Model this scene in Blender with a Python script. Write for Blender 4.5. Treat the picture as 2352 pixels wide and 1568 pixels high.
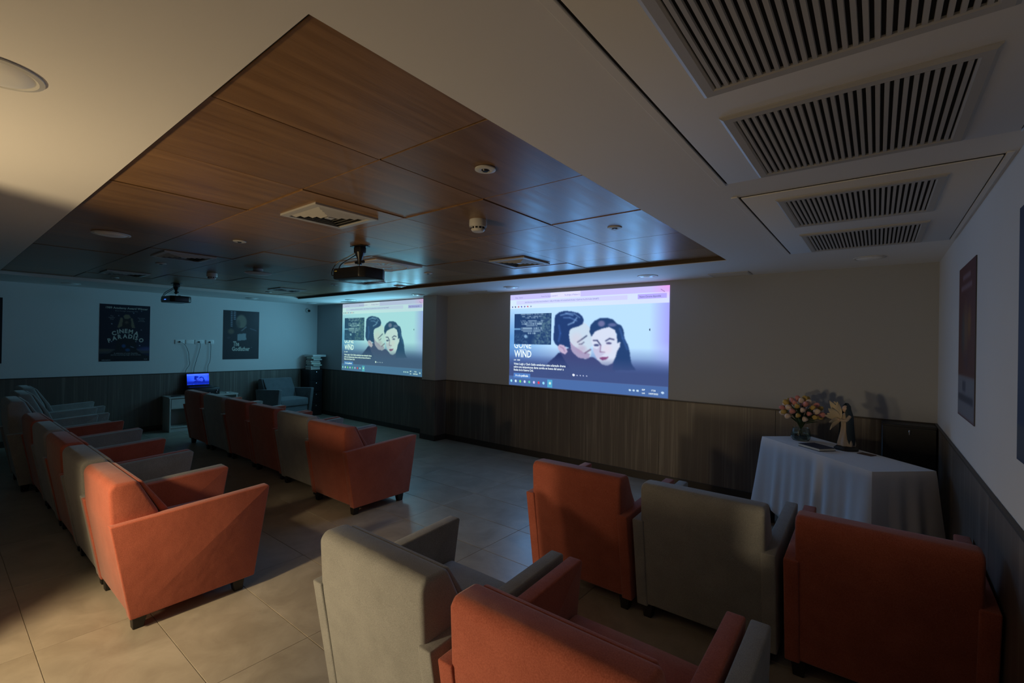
import bpy, bmesh, math, random
import numpy as np
from mathutils import Vector, Matrix

# ------------------------------------------------------------------ clear, camera, world, lights
for o in list(bpy.data.objects):
    bpy.data.objects.remove(o, do_unlink=True)
S = bpy.context.scene
C = S.collection
XR, YS, XP, HC, HWD = 0.3955, 5.1785, -9.3758, 2.2765, 2.311   # right wall, screen wall, poster wall, soffit, wood
YB = -3.0                                                     # rear wall behind the viewer
HP = 0.9314                                                   # top of the wall panelling

cam_d = bpy.data.cameras.new('camera')
cam = bpy.data.objects.new('camera', cam_d); C.objects.link(cam)
cam_d.sensor_width = 36.0; cam_d.lens = 1064.24 / 2352 * 36; cam_d.clip_start = 0.02
r_ = Vector((0.78507677, 0.61917681, 0.01656946)); u_ = Vector((-0.01128696, -0.01244553, 0.99985885))
f_ = Vector((-0.61929562, 0.78515297, 0.00278207))
cam.matrix_world = Matrix(((r_.x, u_.x, -f_.x, 0), (r_.y, u_.y, -f_.y, 0), (r_.z, u_.z, -f_.z, 1.55), (0, 0, 0, 1)))
S.camera = cam

W = bpy.data.worlds.new('world'); S.world = W; W.use_nodes = True
W.node_tree.nodes['Background'].inputs[0].default_value = (0.02, 0.03, 0.05, 1)
W.node_tree.nodes['Background'].inputs[1].default_value = 0.3
S.view_settings.view_transform = 'Standard'; S.view_settings.look = 'None'
S.view_settings.gamma = 1.0; S.view_settings.use_curve_mapping = False
S.view_settings.exposure = 0.0
SCREEN_GAIN = 1.15

def lamp(name, kind, loc, energy, color, size=0.1, rot=None):
    d = bpy.data.lights.new(name, kind); d.energy = energy; d.color = color
    if kind == 'AREA': d.size = size
    else: d.shadow_soft_size = size
    o = bpy.data.objects.new(name, d); o.location = loc
    if rot: o.rotation_euler = rot
    C.objects.link(o); return o
# warm lamp low in the hallway behind the viewer, two spots added to brighten the left ceiling and floor, and a dim lamp under the hallway ceiling
K_LOW, K_SIDE, K_DOWN, K_HIGH, K_RIGHT, K_LEFT = 128.0, 102.0, 270.0, 2.0, 2.1, 5.0
def spot(name, loc, direction, energy, color, size, angle, blend):
    o = lamp(name, 'SPOT', loc, energy, color, size)
    o.data.spot_size = math.radians(angle); o.data.spot_blend = blend
    o.rotation_euler = Vector(direction).to_track_quat('-Z', 'Y').to_euler(); return o
spot('hallway_lamp', (-2.00, -.99, .72), (.42, 1, -.52), K_LOW, (1.0, 0.79, 0.49), 0.10, 104, 1.0)
spot('added_side_spot', (-2.72, -1.02, .95), (-.22, .70, .50), K_SIDE, (1.0, 0.75, 0.42), 0.10, 150, 1.0)
spot('added_floor_spot', (-2.62, -1.05, 1.85), (-.55, 1.35, -1.85), K_DOWN, (1.0, 0.75, 0.42), 0.10, 66, 1.0)
lamp('hallway_ceiling_lamp', 'POINT', (-2.25, -1.55, 2.10), K_HIGH, (1.0, 0.85, 0.68), 0.07)
# point-size spots added on the screen wall to stand for the pictures' glow
for k in range(8):
    spot('added_glow_spot', (-3.98 + k * .286, YS - .03, 1.95), (0, -1, 0), K_RIGHT, (.18, .60, 1.35), 0, 180, 1.0)
    spot('added_glow_spot', (-8.26 + k * .304, YS - .03, 1.95), (0, -1, 0), K_LEFT, (.24, .80, 1.15), 0, 180, 1.0)
for x in (-8.0, -7.2, -6.4):
    spot('added_glow_spot', (x, YS - .03, 1.45), (-.55, -.83, -.05), K_LEFT * 1.9, (.20, .78, 1.2), 0, 150, 1.0)
for x in (-3.7, -3.0, -2.3):
    spot('added_glow_spot', (x, YS - .03, 1.40), (.45, -.80, -.10), K_RIGHT * 3.5, (.20, .62, 1.3), 0, 150, 1.0)

# ------------------------------------------------------------------ materials
def mat(name, base=(.5, .5, .5), rough=.6, metal=0, spec=.5, coat=0, bump=None, vary=None, emit=None, trans=0, sheen=0):
    """bump=(scale, strength, distance, stretch); vary=(scale, dark, light, stretch) mottles the base colour."""
    m = bpy.data.materials.new(name); m.use_nodes = True
    nt = m.node_tree; b = nt.nodes['Principled BSDF']
    b.inputs['Base Color'].default_value = (*base, 1); b.inputs['Roughness'].default_value = rough
    b.inputs['Metallic'].default_value = metal; b.inputs['Specular IOR Level'].default_value = spec
    b.inputs['Coat Weight'].default_value = coat; b.inputs['Transmission Weight'].default_value = trans
    b.inputs['Sheen Weight'].default_value = sheen
    tc = nt.nodes.new('ShaderNodeTexCoord')
    def noise(scale, stretch=(1, 1, 1), detail=4):
        mp = nt.nodes.new('ShaderNodeMapping'); mp.inputs['Scale'].default_value = stretch
        nt.links.new(tc.outputs['Object'], mp.inputs[0])
        n = nt.nodes.new('ShaderNodeTexNoise'); n.inputs['Scale'].default_value = scale; n.inputs['Detail'].default_value = detail
        nt.links.new(mp.outputs[0], n.inputs['Vector']); return n
    if vary:
        sc, dk, lt, st = vary
        n = noise(sc, st)
        mr = nt.nodes.new('ShaderNodeMapRange'); mr.inputs[1].default_value = .3; mr.inputs[2].default_value = .7
        mr.inputs[3].default_value = dk; mr.inputs[4].default_value = lt
        nt.links.new(n.outputs['Fac'], mr.inputs[0])
        mx = nt.nodes.new('ShaderNodeVectorMath'); mx.operation = 'SCALE'
        mx.inputs[0].default_value = base; nt.links.new(mr.outputs[0], mx.inputs['Scale'])
        nt.links.new(mx.outputs[0], b.inputs['Base Color'])
    if bump:
        n = noise(bump[0], bump[3] if len(bump) > 3 else (1, 1, 1))
        bp = nt.nodes.new('ShaderNodeBump'); bp.inputs['Strength'].default_value = bump[1]; bp.inputs['Distance'].default_value = bump[2]
        nt.links.new(n.outputs['Fac'], bp.inputs['Height']); nt.links.new(bp.outputs[0], b.inputs['Normal'])
    if emit:
        b.inputs['Emission Color'].default_value = (*emit[0], 1); b.inputs['Emission Strength'].default_value = emit[1]
    return m

def attr_mat(name, emission=True, tint=(1, 1, 1), gain=1.0, rough=.45):
    m = bpy.data.materials.new(name); m.use_nodes = True
    nt = m.node_tree; b = nt.nodes['Principled BSDF']
    a = nt.nodes.new('ShaderNodeVertexColor'); a.layer_name = 'Col'
    vm = nt.nodes.new('ShaderNodeVectorMath'); vm.operation = 'MULTIPLY'; vm.inputs[1].default_value = tint
    nt.links.new(a.outputs['Color'], vm.inputs[0])
    if emission:
        b.inputs['Base Color'].default_value = (.0, .0, .0, 1); b.inputs['Roughness'].default_value = .9
        b.inputs['Specular IOR Level'].default_value = 0
        nt.links.new(vm.outputs[0], b.inputs['Emission Color']); b.inputs['Emission Strength'].default_value = gain
    else:
        nt.links.new(vm.outputs[0], b.inputs['Base Color']); b.inputs['Roughness'].default_value = rough
    return m

def panel_wood():
    m = bpy.data.materials.new('ceiling_wood'); m.use_nodes = True
    nt = m.node_tree; b = nt.nodes['Principled BSDF']; N = nt.nodes.new; L = nt.links.new
    tc = N('ShaderNodeTexCoord'); oi = N('ShaderNodeObjectInfo')
    mp = N('ShaderNodeMapping'); mp.inputs['Scale'].default_value = (14, 1.0, 1)
    add = N('ShaderNodeVectorMath'); add.operation = 'ADD'
    L(tc.outputs['Object'], mp.inputs[0]); L(mp.outputs[0], add.inputs[0])
    sc = N('ShaderNodeVectorMath'); sc.operation = 'SCALE'; sc.inputs[0].default_value = (37, 11, 5); L(oi.outputs['Random'], sc.inputs['Scale'])
    L(sc.outputs[0], add.inputs[1])
    n1 = N('ShaderNodeTexNoise'); n1.inputs['Scale'].default_value = 1.6; n1.inputs['Detail'].default_value = 6; n1.inputs['Distortion'].default_value = .4
    n2 = N('ShaderNodeTexNoise'); n2.inputs['Scale'].default_value = 9; n2.inputs['Detail'].default_value = 5
    L(add.outputs[0], n1.inputs['Vector']); L(add.outputs[0], n2.inputs['Vector'])
    mx = N('ShaderNodeMath'); mx.operation = 'MULTIPLY_ADD'; mx.inputs[1].default_value = .35; L(n2.outputs['Fac'], mx.inputs[0]); L(n1.outputs['Fac'], mx.inputs[2])
    rp = N('ShaderNodeValToRGB'); e = rp.color_ramp.elements
    e[0].position = .42; e[0].color = (.205, .108, .045, 1); e[1].position = .95; e[1].color = (.34, .19, .085, 1)
    L(mx.outputs[0], rp.inputs[0])
    mr = N('ShaderNodeMapRange'); mr.inputs[3].default_value = .82; mr.inputs[4].default_value = 1.12; L(oi.outputs['Random'], mr.inputs[0])
    s2 = N('ShaderNodeVectorMath'); s2.operation = 'SCALE'; L(rp.outputs[0], s2.inputs[0]); L(mr.outputs[0], s2.inputs['Scale'])
    L(s2.outputs[0], b.inputs['Base Color'])
    rr = N('ShaderNodeMapRange'); rr.inputs[3].default_value = .30; rr.inputs[4].default_value = .44; L(n1.outputs['Fac'], rr.inputs[0])
    L(rr.outputs[0], b.inputs['Roughness']); b.inputs['Specular IOR Level'].default_value = .6
    bp = N('ShaderNodeBump'); bp.inputs['Strength'].default_value = .12; bp.inputs['Distance'].default_value = .004
    L(n2.outputs['Fac'], bp.inputs['Height']); L(bp.outputs[0], b.inputs['Normal'])
    return m

def laminate():
    m = bpy.data.materials.new('wainscot_laminate'); m.use_nodes = True
    nt = m.node_tree; b = nt.nodes['Principled BSDF']; N = nt.nodes.new; L = nt.links.new
    tc = N('ShaderNodeTexCoord')
    def streak(h, v, det):
        mp = N('ShaderNodeMapping'); mp.inputs['Scale'].default_value = (h, h, v); L(tc.outputs['Object'], mp.inputs[0])
        n = N('ShaderNodeTexNoise'); n.inputs['Scale'].default_value = 1; n.inputs['Detail'].default_value = det; L(mp.outputs[0], n.inputs['Vector']); return n
    a = streak(70, 1.3, 3); c = streak(16, .5, 2)
    ad = N('ShaderNodeMath'); ad.operation = 'ADD'; L(a.outputs['Fac'], ad.inputs[0]); L(c.outputs['Fac'], ad.inputs[1])
    rp = N('ShaderNodeValToRGB'); e = rp.color_ramp.elements
    e[0].position = .78; e[0].color = (.115, .096, .082, 1); e[1].position = 1.0; e[1].color = (.19, .165, .142, 1)
    e2 = rp.color_ramp.elements.new(.93); e2.color = (.142, .122, .103, 1)
    hf = N('ShaderNodeMath'); hf.operation = 'MULTIPLY'; hf.inputs[1].default_value = .82; L(ad.outputs[0], hf.inputs[0])
    L(hf.outputs[0], rp.inputs[0]); L(rp.outputs[0], b.inputs['Base Color']); b.inputs['Roughness'].default_value = .42
    return m

def tile_mat():
    m = bpy.data.materials.new('porcelain_tile'); m.use_nodes = True
    nt = m.node_tree; b = nt.nodes['Principled BSDF']; N = nt.nodes.new; L = nt.links.new
    tc = N('ShaderNodeTexCoord'); oi = N('ShaderNodeObjectInfo')
    ad = N('ShaderNodeVectorMath'); ad.operation = 'ADD'; sc = N('ShaderNodeVectorMath'); sc.operation = 'SCALE'
    sc.inputs[0].default_value = (23, 31, 7); L(oi.outputs['Random'], sc.inputs['Scale']); L(tc.outputs['Object'], ad.inputs[0]); L(sc.outputs[0], ad.inputs[1])
    n = N('ShaderNodeTexNoise'); n.inputs['Scale'].default_value = 4; n.inputs['Detail'].default_value = 8; n.inputs['Roughness'].default_value = .62; n.inputs['Distortion'].default_value = .6
    L(ad.outputs[0], n.inputs['Vector'])
    rp = N('ShaderNodeValToRGB'); e = rp.color_ramp.elements
    e[0].position = .32; e[0].color = (.30, .265, .215, 1); e[1].position = .72; e[1].color = (.44, .40, .335, 1)
    L(n.outputs['Fac'], rp.inputs[0])
    mr = N('ShaderNodeMapRange'); mr.inputs[3].default_value = .95; mr.inputs[4].default_value = 1.05; L(oi.outputs['Random'], mr.inputs[0])
    s2 = N('ShaderNodeVectorMath'); s2.operation = 'SCALE'; L(rp.outputs[0], s2.inputs[0]); L(mr.outputs[0], s2.inputs['Scale'])
    L(s2.outputs[0], b.inputs['Base Color'])
    rr = N('ShaderNodeMapRange'); rr.inputs[3].default_value = .26; rr.inputs[4].default_value = .42; L(n.outputs['Fac'], rr.inputs[0]); L(rr.outputs[0], b.inputs['Roughness'])
    return m

def fabric(name, a, c, fine=260):
    m = bpy.data.materials.new(name); m.use_nodes = True
    nt = m.node_tree; b = nt.nodes['Principled BSDF']; N = nt.nodes.new; L = nt.links.new
    tc = N('ShaderNodeTexCoord')
    n = N('ShaderNodeTexNoise'); n.inputs['Scale'].default_value = fine; n.inputs['Detail'].default_value = 3
    n2 = N('ShaderNodeTexNoise'); n2.inputs['Scale'].default_value = 9; n2.inputs['Detail'].default_value = 3
    L(tc.outputs['Object'], n.inputs['Vector']); L(tc.outputs['Object'], n2.inputs['Vector'])
    ma = N('ShaderNodeMath'); ma.operation = 'MULTIPLY_ADD'; ma.inputs[1].default_value = .45; L(n2.outputs['Fac'], ma.inputs[0]); L(n.outputs['Fac'], ma.inputs[2])
    rp = N('ShaderNodeValToRGB'); e = rp.color_ramp.elements
    e[0].position = .5; e[0].color = (*a, 1); e[1].position = .95; e[1].color = (*c, 1)
    L(ma.outputs[0], rp.inputs[0]); L(rp.outputs[0], b.inputs['Base Color'])
    b.inputs['Roughness'].default_value = .92; b.inputs['Specular IOR Level'].default_value = .2
    b.inputs['Sheen Weight'].default_value = .25; b.inputs['Sheen Roughness'].default_value = .5
    bp = N('ShaderNodeBump'); bp.inputs['Strength'].default_value = .25; bp.inputs['Distance'].default_value = .001
    L(n.outputs['Fac'], bp.inputs['Height'])
    b2 = N('ShaderNodeBump'); b2.inputs['Strength'].default_value = .35; b2.inputs['Distance'].default_value = .012
    L(n2.outputs['Fac'], b2.inputs['Height']); L(bp.outputs[0], b2.inputs['Normal']); L(b2.outputs[0], b.inputs['Normal'])
    return m

M = dict(
    wall=mat('wall_paint', (.72, .72, .72), .75, bump=(180, .08, .001), vary=(1.5, .97, 1.02, (1, 1, 1))),
    wallgrey=mat('wall_paint_grey', (.37, .385, .41), .75, bump=(180, .08, .001)), walldim=mat('wall_paint_dimmed', (.25, .22, .19), .8, bump=(180, .08, .001)),  # walldim darkens the unseen rear walls to cut warm bounce
    ceil=mat('ceiling_paint', (.82, .80, .77), .7, bump=(120, .06, .001)),
    wood=panel_wood(), laminate=laminate(), tile=tile_mat(),
    edgewood=mat('edge_wood', (.07, .042, .02), .6), plate=mat('socket_white', (.88, .90, .88), .3),
    grout=mat('grout', (.22, .20, .17), .9),
    dark=mat('shadow_gap', (.012, .011, .010), .9),  # near-black stands in for shade in gaps and behind vents
    base=mat('baseboard_dark', (.035, .028, .022), .5),
    cap=mat('wainscot_cap', (.05, .04, .03), .5),
    orange=fabric('orange_fabric', (.33, .080, .048), (.48, .133, .085)),
    grey=fabric('grey_fabric', (.235, .235, .225), (.36, .358, .342), 330),
    slate=fabric('slate_fabric', (.095, .105, .115), (.15, .165, .18), 330),
    piping=mat('piping', (.10, .10, .11), .8),
    leg=mat('leg_black', (.012, .011, .011), .45),
    white=mat('white_plastic', (.62, .62, .60), .45),
    metalw=mat('vent_white_metal', (.50, .49, .47), .5),
    black=mat('black_plastic', (.012, .013, .015), .35),
    blackm=mat('black_satin', (.008, .009, .011), .5),
    chrome=mat('chrome', (.7, .7, .72), .22, metal=1),
    desk=mat('white_melamine', (.50, .49, .46), .5, vary=(6, .9, 1.05, (12, 1, 1))),
    cloth=mat('white_cotton', (.80, .81, .84), .85, bump=(40, .12, .004), sheen=.2),
    glass=mat('vase_glass', (.75, .9, .92), .03, trans=1),
    water=mat('vase_water', (.6, .8, .85), .02, trans=1),
    stem=mat('stem_green', (.03, .06, .022), .7), leaf=mat('leaf_green', (.035, .08, .028), .6),
    tyel=mat('tulip_yellow', (.50, .34, .09), .6), tpink=mat('tulip_pink', (.60, .24, .22), .6), tcream=mat('tulip_cream', (.66, .52, .42), .6),
    mantle=mat('statue_mantle', (.02, .035, .045), .5), cream=mat('statue_cream', (.58, .47, .30), .5), robe=mat('statue_robe', (.42, .34, .26), .55),
    skin=mat('statue_skin', (.55, .38, .27), .5), sbase=mat('statue_base', (.02, .017, .014), .5),
    book=mat('book_cover', (.02, .03, .06), .5), book2=mat('book_cover_brown', (.10, .05, .03), .6), paper=mat('paper', (.66, .66, .58), .8),
    bcov=[mat('cover_%s' % k, c, .55) for k, c in (('red', (.25, .05, .04)), ('blue', (.05, .09, .2)), ('green', (.06, .16, .1)), ('cream', (.5, .46, .36)))],
    led=mat('blue_led', (.01, .02, .2), .4, emit=((.02, .08, 1.0), 9)),
    letter=mat('poster_lettering', (.50, .50, .44), .6), letter2=mat('poster_lettering_dim', (.26, .27, .28), .6),
    label=mat('yellow_sticker', (.4, .36, .1), .6),
    pedge=mat('poster_edge', (.05, .05, .06), .6),
    diff=mat('lamp_diffuser', (.88, .88, .87), .3),
)

# ------------------------------------------------------------------ mesh helpers
def new_mesh(name, bm, m, smooth=True, ang=40):
    me = bpy.data.meshes.new(name)
    bmesh.ops.recalc_face_normals(bm, faces=bm.faces)
    bm.to_mesh(me); bm.free()
    for x in (m if isinstance(m, (list, tuple)) else [m]): me.materials.append(x)
    if smooth and len(me.polygons):
        me.polygons.foreach_set('use_smooth', [True] * len(me.polygons))
        try: me.set_sharp_from_angle(angle=math.radians(ang))
        except Exception: pass
    return me
def obj(name, bm, m, parent=None, loc=None, smooth=True, **props):
    me = bm if isinstance(bm, bpy.types.Mesh) else new_mesh(name, bm, m, smooth)
    o = bpy.data.objects.new(name, me); C.objects.link(o)
    if loc is not None: o.location = loc
    if parent: o.parent = parent
    for k, v in props.items(): o[k] = v
    return o
def thing(name, label, cat, loc=(0, 0, 0), rotz=0, group=None):
    o = bpy.data.objects.new(name, None); C.objects.link(o); o.location = loc; o.rotation_euler = (0, 0, rotz)
    o.empty_display_size = .1; o['label'] = label; o['category'] = cat
    if group: o['group'] = group
    return o
def tag(o, label, cat, group=None):
    o['label'] = label; o['category'] = cat
    if group: o['group'] = group
    return o
def dup(root, loc, rotz, label, group=None):
    r = root.copy(); C.objects.link(r); r.location = loc; r.rotation_euler = (0, 0, rotz); r['label'] = label
    if group: r['group'] = group
    for ch in list(root.children):
        c = ch.copy(); C.objects.link(c); c.parent = r
        for g in list(ch.children):
            d = g.copy(); C.objects.link(d); d.parent = c
    return r
def bevel_all(bm, off, seg=2, geom=None):
    bmesh.ops.bevel(bm, geom=geom or list(bm.edges), offset=off, segments=seg, profile=.5, affect='EDGES', clamp_overlap=True)
def bx(x0, x1, y0, y1, z0, z1, bev=0, seg=2, bm=None):
    b = bmesh.new()
    v = bmesh.ops.create_cube(b, size=1)['verts']
    for q in v: q.co = Vector(((x0 + x1) / 2 + q.co.x * (x1 - x0), (y0 + y1) / 2 + q.co.y * (y1 - y0), (z0 + z1) / 2 + q.co.z * (z1 - z0)))
    if bev: bevel_all(b, bev, seg)
    return join(bm, b)
def join(bm, b):
    if bm is None: return b
    me = bpy.data.meshes.new('tmp'); b.to_mesh(me); b.free(); bm.from_mesh(me); bpy.data.meshes.remove(me); return bm
def prism(pts, a0, a1, axis='x', bev=0, seg=2, bm=None):
    """pts in the plane across `axis`: (y,z) for x, (x,z) for y, (x,y) for z."""
    b = bmesh.new()
    f = {'x': lambda p, t: (t, p[0], p[1]), 'y': lambda p, t: (p[0], t, p[1]), 'z': lambda p, t: (p[0], p[1], t)}[axis]
    A = [b.verts.new(f(p, a0)) for p in pts]; B = [b.verts.new(f(p, a1)) for p in pts]
    b.faces.new(A); b.faces.new(B[::-1]); n = len(pts)
    for i in range(n): b.faces.new((A[i], A[(i + 1) % n], B[(i + 1) % n], B[i]))
    bmesh.ops.recalc_face_normals(b, faces=b.faces)
    if bev: bevel_all(b, bev, seg)
    return join(bm, b)
def lathe(prof, n=24, cx=0, cy=0, bm=None, caps=True, wob=None):
    b = bmesh.new(); rings = []
    for k, (r, z) in enumerate(prof):
        rings.append([b.verts.new((cx + r * math.cos(2 * math.pi * i / n) * (wob(i / n, k) if wob else 1), cy + r * math.sin(2 * math.pi * i / n) * (wob(i / n, k) if wob else 1), z)) for i in range(n)])
    for A, B in zip(rings, rings[1:]):
        for i in range(n): b.faces.new((A[i], A[(i + 1) % n], B[(i + 1) % n], B[i]))
    if caps:
        b.faces.new(rings[0]); b.faces.new(rings[-1][::-1])
    return join(bm, b)
def tube(pts, r, n=6, bm=None):
    b = bmesh.new(); P = [Vector(p) for p in pts]; rings = []
    for i, p in enumerate(P):
        d = (P[min(i + 1, len(P) - 1)] - P[max(i - 1, 0)]).normalized()
        a = d.cross(Vector((.3, .2, 1)) if abs(d.z) < .9 else Vector((1, 0, 0))).normalized(); c = d.cross(a)
        rr = r[i] if isinstance(r, (list, tuple)) else r
        rings.append([b.verts.new(p + (a * math.cos(2 * math.pi * k / n) + c * math.sin(2 * math.pi * k / n)) * rr) for k in range(n)])
    for A, B in zip(rings, rings[1:]):
        for k in range(n): b.faces.new((A[k], A[(k + 1) % n], B[(k + 1) % n], B[k]))
    b.faces.new(rings[0][::-1]); b.faces.new(rings[-1])
    return join(bm, b)
def smooth_path(pts, k=6):
    out = []; P = [Vector(p) for p in pts]; P = [P[0]] + P + [P[-1]]
    for i in range(1, len(P) - 2):
        for t in range(k):
            t /= k; a, b, c, d = P[i - 1:i + 3]
            out.append(.5 * ((2 * b) + (-a + c) * t + (2 * a - 5 * b + 4 * c - d) * t * t + (-a + 3 * b - 3 * c + d) * t ** 3))
    out.append(P[-2]); return out
def cushion(x0, x1, y0, y1, z0, z1, crown=.02, bev=.025, n=10):
    b = bmesh.new(); xs = [x0 + (x1 - x0) * i / n for i in range(n + 1)]; ys = [y0 + (y1 - y0) * i / n for i in range(n + 1)]
    v = bmesh.ops.create_cube(b, size=1)['verts']
    for q in v: q.co = Vector(((x0 + x1) / 2 + q.co.x * (x1 - x0), (y0 + y1) / 2 + q.co.y * (y1 - y0), (z0 + z1) / 2 + q.co.z * (z1 - z0)))
    bevel_all(b, bev, 3)
    bmesh.ops.subdivide_edges(b, edges=[e for e in b.edges if e.calc_length() > .1], cuts=4, use_grid_fill=True)
    for q in b.verts:
        if q.co.z > z1 - 1e-4:
            u = (q.co.x - x0) / (x1 - x0) * 2 - 1; w = (q.co.y - y0) / (y1 - y0) * 2 - 1
            q.co.z += crown * (1 - u ** 4) * (1 - w ** 4)
    return b

# ------------------------------------------------------------------ flat print: rasters as colour attributes, lettering as meshes
def srgb(c):
    c = np.asarray(c, float) / 255.0
    return np.where(c <= .04045, c / 12.92, ((c + .055) / 1.055) ** 2.4)
class Raster:
    def __init__(s, w, h, col=(0, 0, 0)):
        s.w, s.h = w, h
        s.U, s.V = np.meshgrid(np.linspace(0, 1, w), np.linspace(0, 1, h)); s.A = np.zeros((h, w, 3)); s.A[:] = col
    def mask(s, pts):
        m = np.zeros((s.h, s.w), bool); n = len(pts)
        for i in range(n):
            x0, y0 = pts[i]; x1, y1 = pts[(i + 1) % n]
            if y0 == y1: continue
            c = ((s.V >= min(y0, y1)) & (s.V < max(y0, y1))); xi = x0 + (s.V - y0) * (x1 - x0) / (y1 - y0)
            m ^= c & (s.U < xi)
        return m.astype(float)
    def blend(s, m, col, a=1.0):
        m = (m * a)[..., None]; s.A = s.A * (1 - m) + np.asarray(col, float) * m
    def poly(s, pts, col, a=1.0): s.blend(s.mask(pts), col, a)
    def rect(s, u0, v0, u1, v1, col, a=1.0): s.blend(((s.U >= u0) & (s.U < u1) & (s.V >= v0) & (s.V < v1)).astype(float), col, a)
    def blob(s, u, v, ru, rv, col, a=1.0, hard=1.0):
        d = ((s.U - u) / ru) ** 2 + ((s.V - v) / rv) ** 2
        s.blend(np.clip((1 - d) * hard, 0, 1), col, a)
    def line(s, pts, wd, col, a=1.0, asp=1.0):
        for (x0, y0), (x1, y1) in zip(pts, pts[1:]):
            dx, dy = x1 - x0, (y1 - y0) / asp; L = dx * dx + dy * dy + 1e-12
            t = np.clip(((s.U - x0) * dx + ((s.V - y0) / asp) * dy) / L, 0, 1)
            d = np.hypot(s.U - x0 - t * dx, (s.V - y0) / asp - t * dy)
            s.blend(np.clip(1.5 - d / wd, 0, 1), col, a)
    def soft(s, k=1):
        for _ in range(k):
            P = np.pad(s.A, ((1, 1), (1, 1), (0, 0)), 'edge')
            s.A = (P[1:-1, 1:-1] * 4 + P[:-2, 1:-1] + P[2:, 1:-1] + P[1:-1, :-2] + P[1:-1, 2:]) / 8
class Frame:
    """a flat rectangle in the room: top-left corner, width/height in metres, direction to its right, facing normal"""
    def __init__(s, tl, w, h, right, normal):
        s.tl, s.w, s.h, s.r, s.n = Vector(tl), w, h, Vector(right), Vector(normal)
    def at(s, u, v, d=0): return s.tl + s.r * (u * s.w) + Vector((0, 0, -1)) * (v * s.h) + s.n * d
    def mesh(s, ras, name, m, d=.0, box=(0, 0, 1, 1)):
        h, w = ras.h, ras.w; me = bpy.data.meshes.new(name)
        u0, v0, u1, v1 = box
        vs = [tuple(s.at(u0 + (u1 - u0) * i / (w - 1), v0 + (v1 - v0) * j / (h - 1), d)) for j in range(h) for i in range(w)]
        fs = [(j * w + i, (j + 1) * w + i, (j + 1) * w + i + 1, j * w + i + 1) for j in range(h - 1) for i in range(w - 1)]
        me.from_pydata(vs, [], fs); me.materials.append(m)
        col = me.color_attributes.new('Col', 'FLOAT_COLOR', 'POINT')
        lin = srgb(np.clip(ras.A, 0, 255)).reshape(-1, 3)
        col.data.foreach_set('color', np.concatenate([lin, np.ones((len(lin), 1))], 1).astype(np.float32).ravel())
        if me.polygons and me.polygons[0].normal.dot(s.n) < 0: me.flip_normals()
        return me
_tc = {}
def glyphs(txt, bold=0.0):
    k = (txt, bold)
    if k not in _tc:
        cu = bpy.data.curves.new('t', 'FONT'); cu.body = txt; cu.resolution_u = 2; cu.offset = bold
        o = bpy.data.objects.new('t', cu); C.objects.link(o)
        me = bpy.data.meshes.new_from_object(o.evaluated_get(bpy.context.evaluated_depsgraph_get()))
        V = np.array([v.co[:2] for v in me.vertices]) if len(me.vertices) else np.zeros((0, 2))
        F = [tuple(p.vertices) for p in me.polygons]
        bpy.data.objects.remove(o); bpy.data.curves.remove(cu); bpy.data.meshes.remove(me); _tc[k] = (V, F)
    return _tc[k]
def lettering(fr, items, name, m, parent, d=.0015):
    """items: (text, u, v_baseline, width_u, height_v or None, align, angle_deg, bold)"""
    Vs, Fs = [], []
    for it in items:
        txt, u, v, wu, hv, al, ang, bold = (list(it) + [None, 'l', 0, 0][len(it) - 4:])[:8]
        V, F = glyphs(txt, bold)
        if not len(V): continue
        x0, x1 = V[:, 0].min(), V[:, 0].max(); cap = .73
        if wu is None: wu = (x1 - x0) * hv * fr.h / cap / fr.w
        sx = wu * fr.w / (x1 - x0); sy = (hv * fr.h / cap) if hv else sx
        ca, sa = math.cos(math.radians(ang)), math.sin(math.radians(ang)); b0 = len(Vs)
        for x, y in V:
            X = (x - x0) * sx - {'l': 0, 'c': .5, 'r': 1}[al] * wu * fr.w; Y = y * sy
            X, Y = X * ca - Y * sa, X * sa + Y * ca
            Vs.append(tuple(fr.at(u, v, d) + fr.r * X + Vector((0, 0, 1)) * Y))
        Fs += [tuple(i + b0 for i in f) for f in F]
    me = bpy.data.meshes.new(name); me.from_pydata(Vs, [], Fs); me.materials.append(m)
    o = obj(name, me, None, parent); o['kind'] = 'stuff'; return o

# ------------------------------------------------------------------ the room
def struct(name, bm, m, parent=None, smooth=False, **k):
    o = obj(name, bm, m, parent, smooth=smooth, **k)
    if not parent: o['kind'] = 'structure'
    return o
floor = struct('floor', bx(XP - .1, XR + .1, YB - .1, YS + .1, -.12, -.004), M['grout'])
TW, TH = .9085, .4515
x_edges = sorted({max(XP, min(XR, -2.312 + TW * k)) for k in range(-9, 5)})
y_edges = sorted({max(YB, min(YS, .352 + TH * k)) for k in range(-9, 13)})
tile_cache = {}
for xa, xb in zip(x_edges, x_edges[1:]):
    for ya, yb in zip(y_edges, y_edges[1:]):
        if xb - xa < .01 or yb - ya < .01: continue
        k = (round(xb - xa, 3), round(yb - ya, 3))
        if k not in tile_cache:
            b = bmesh.new(); w, h = k[0] / 2 - .0016, k[1] / 2 - .0016
            bx(-w, w, -h, h, -.006, 0, .0012, 1, b); tile_cache[k] = new_mesh('tile', b, M['tile'], False)
        obj('tile', tile_cache[k], None, floor, ((xa + xb) / 2, (ya + yb) / 2, 0))

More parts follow.
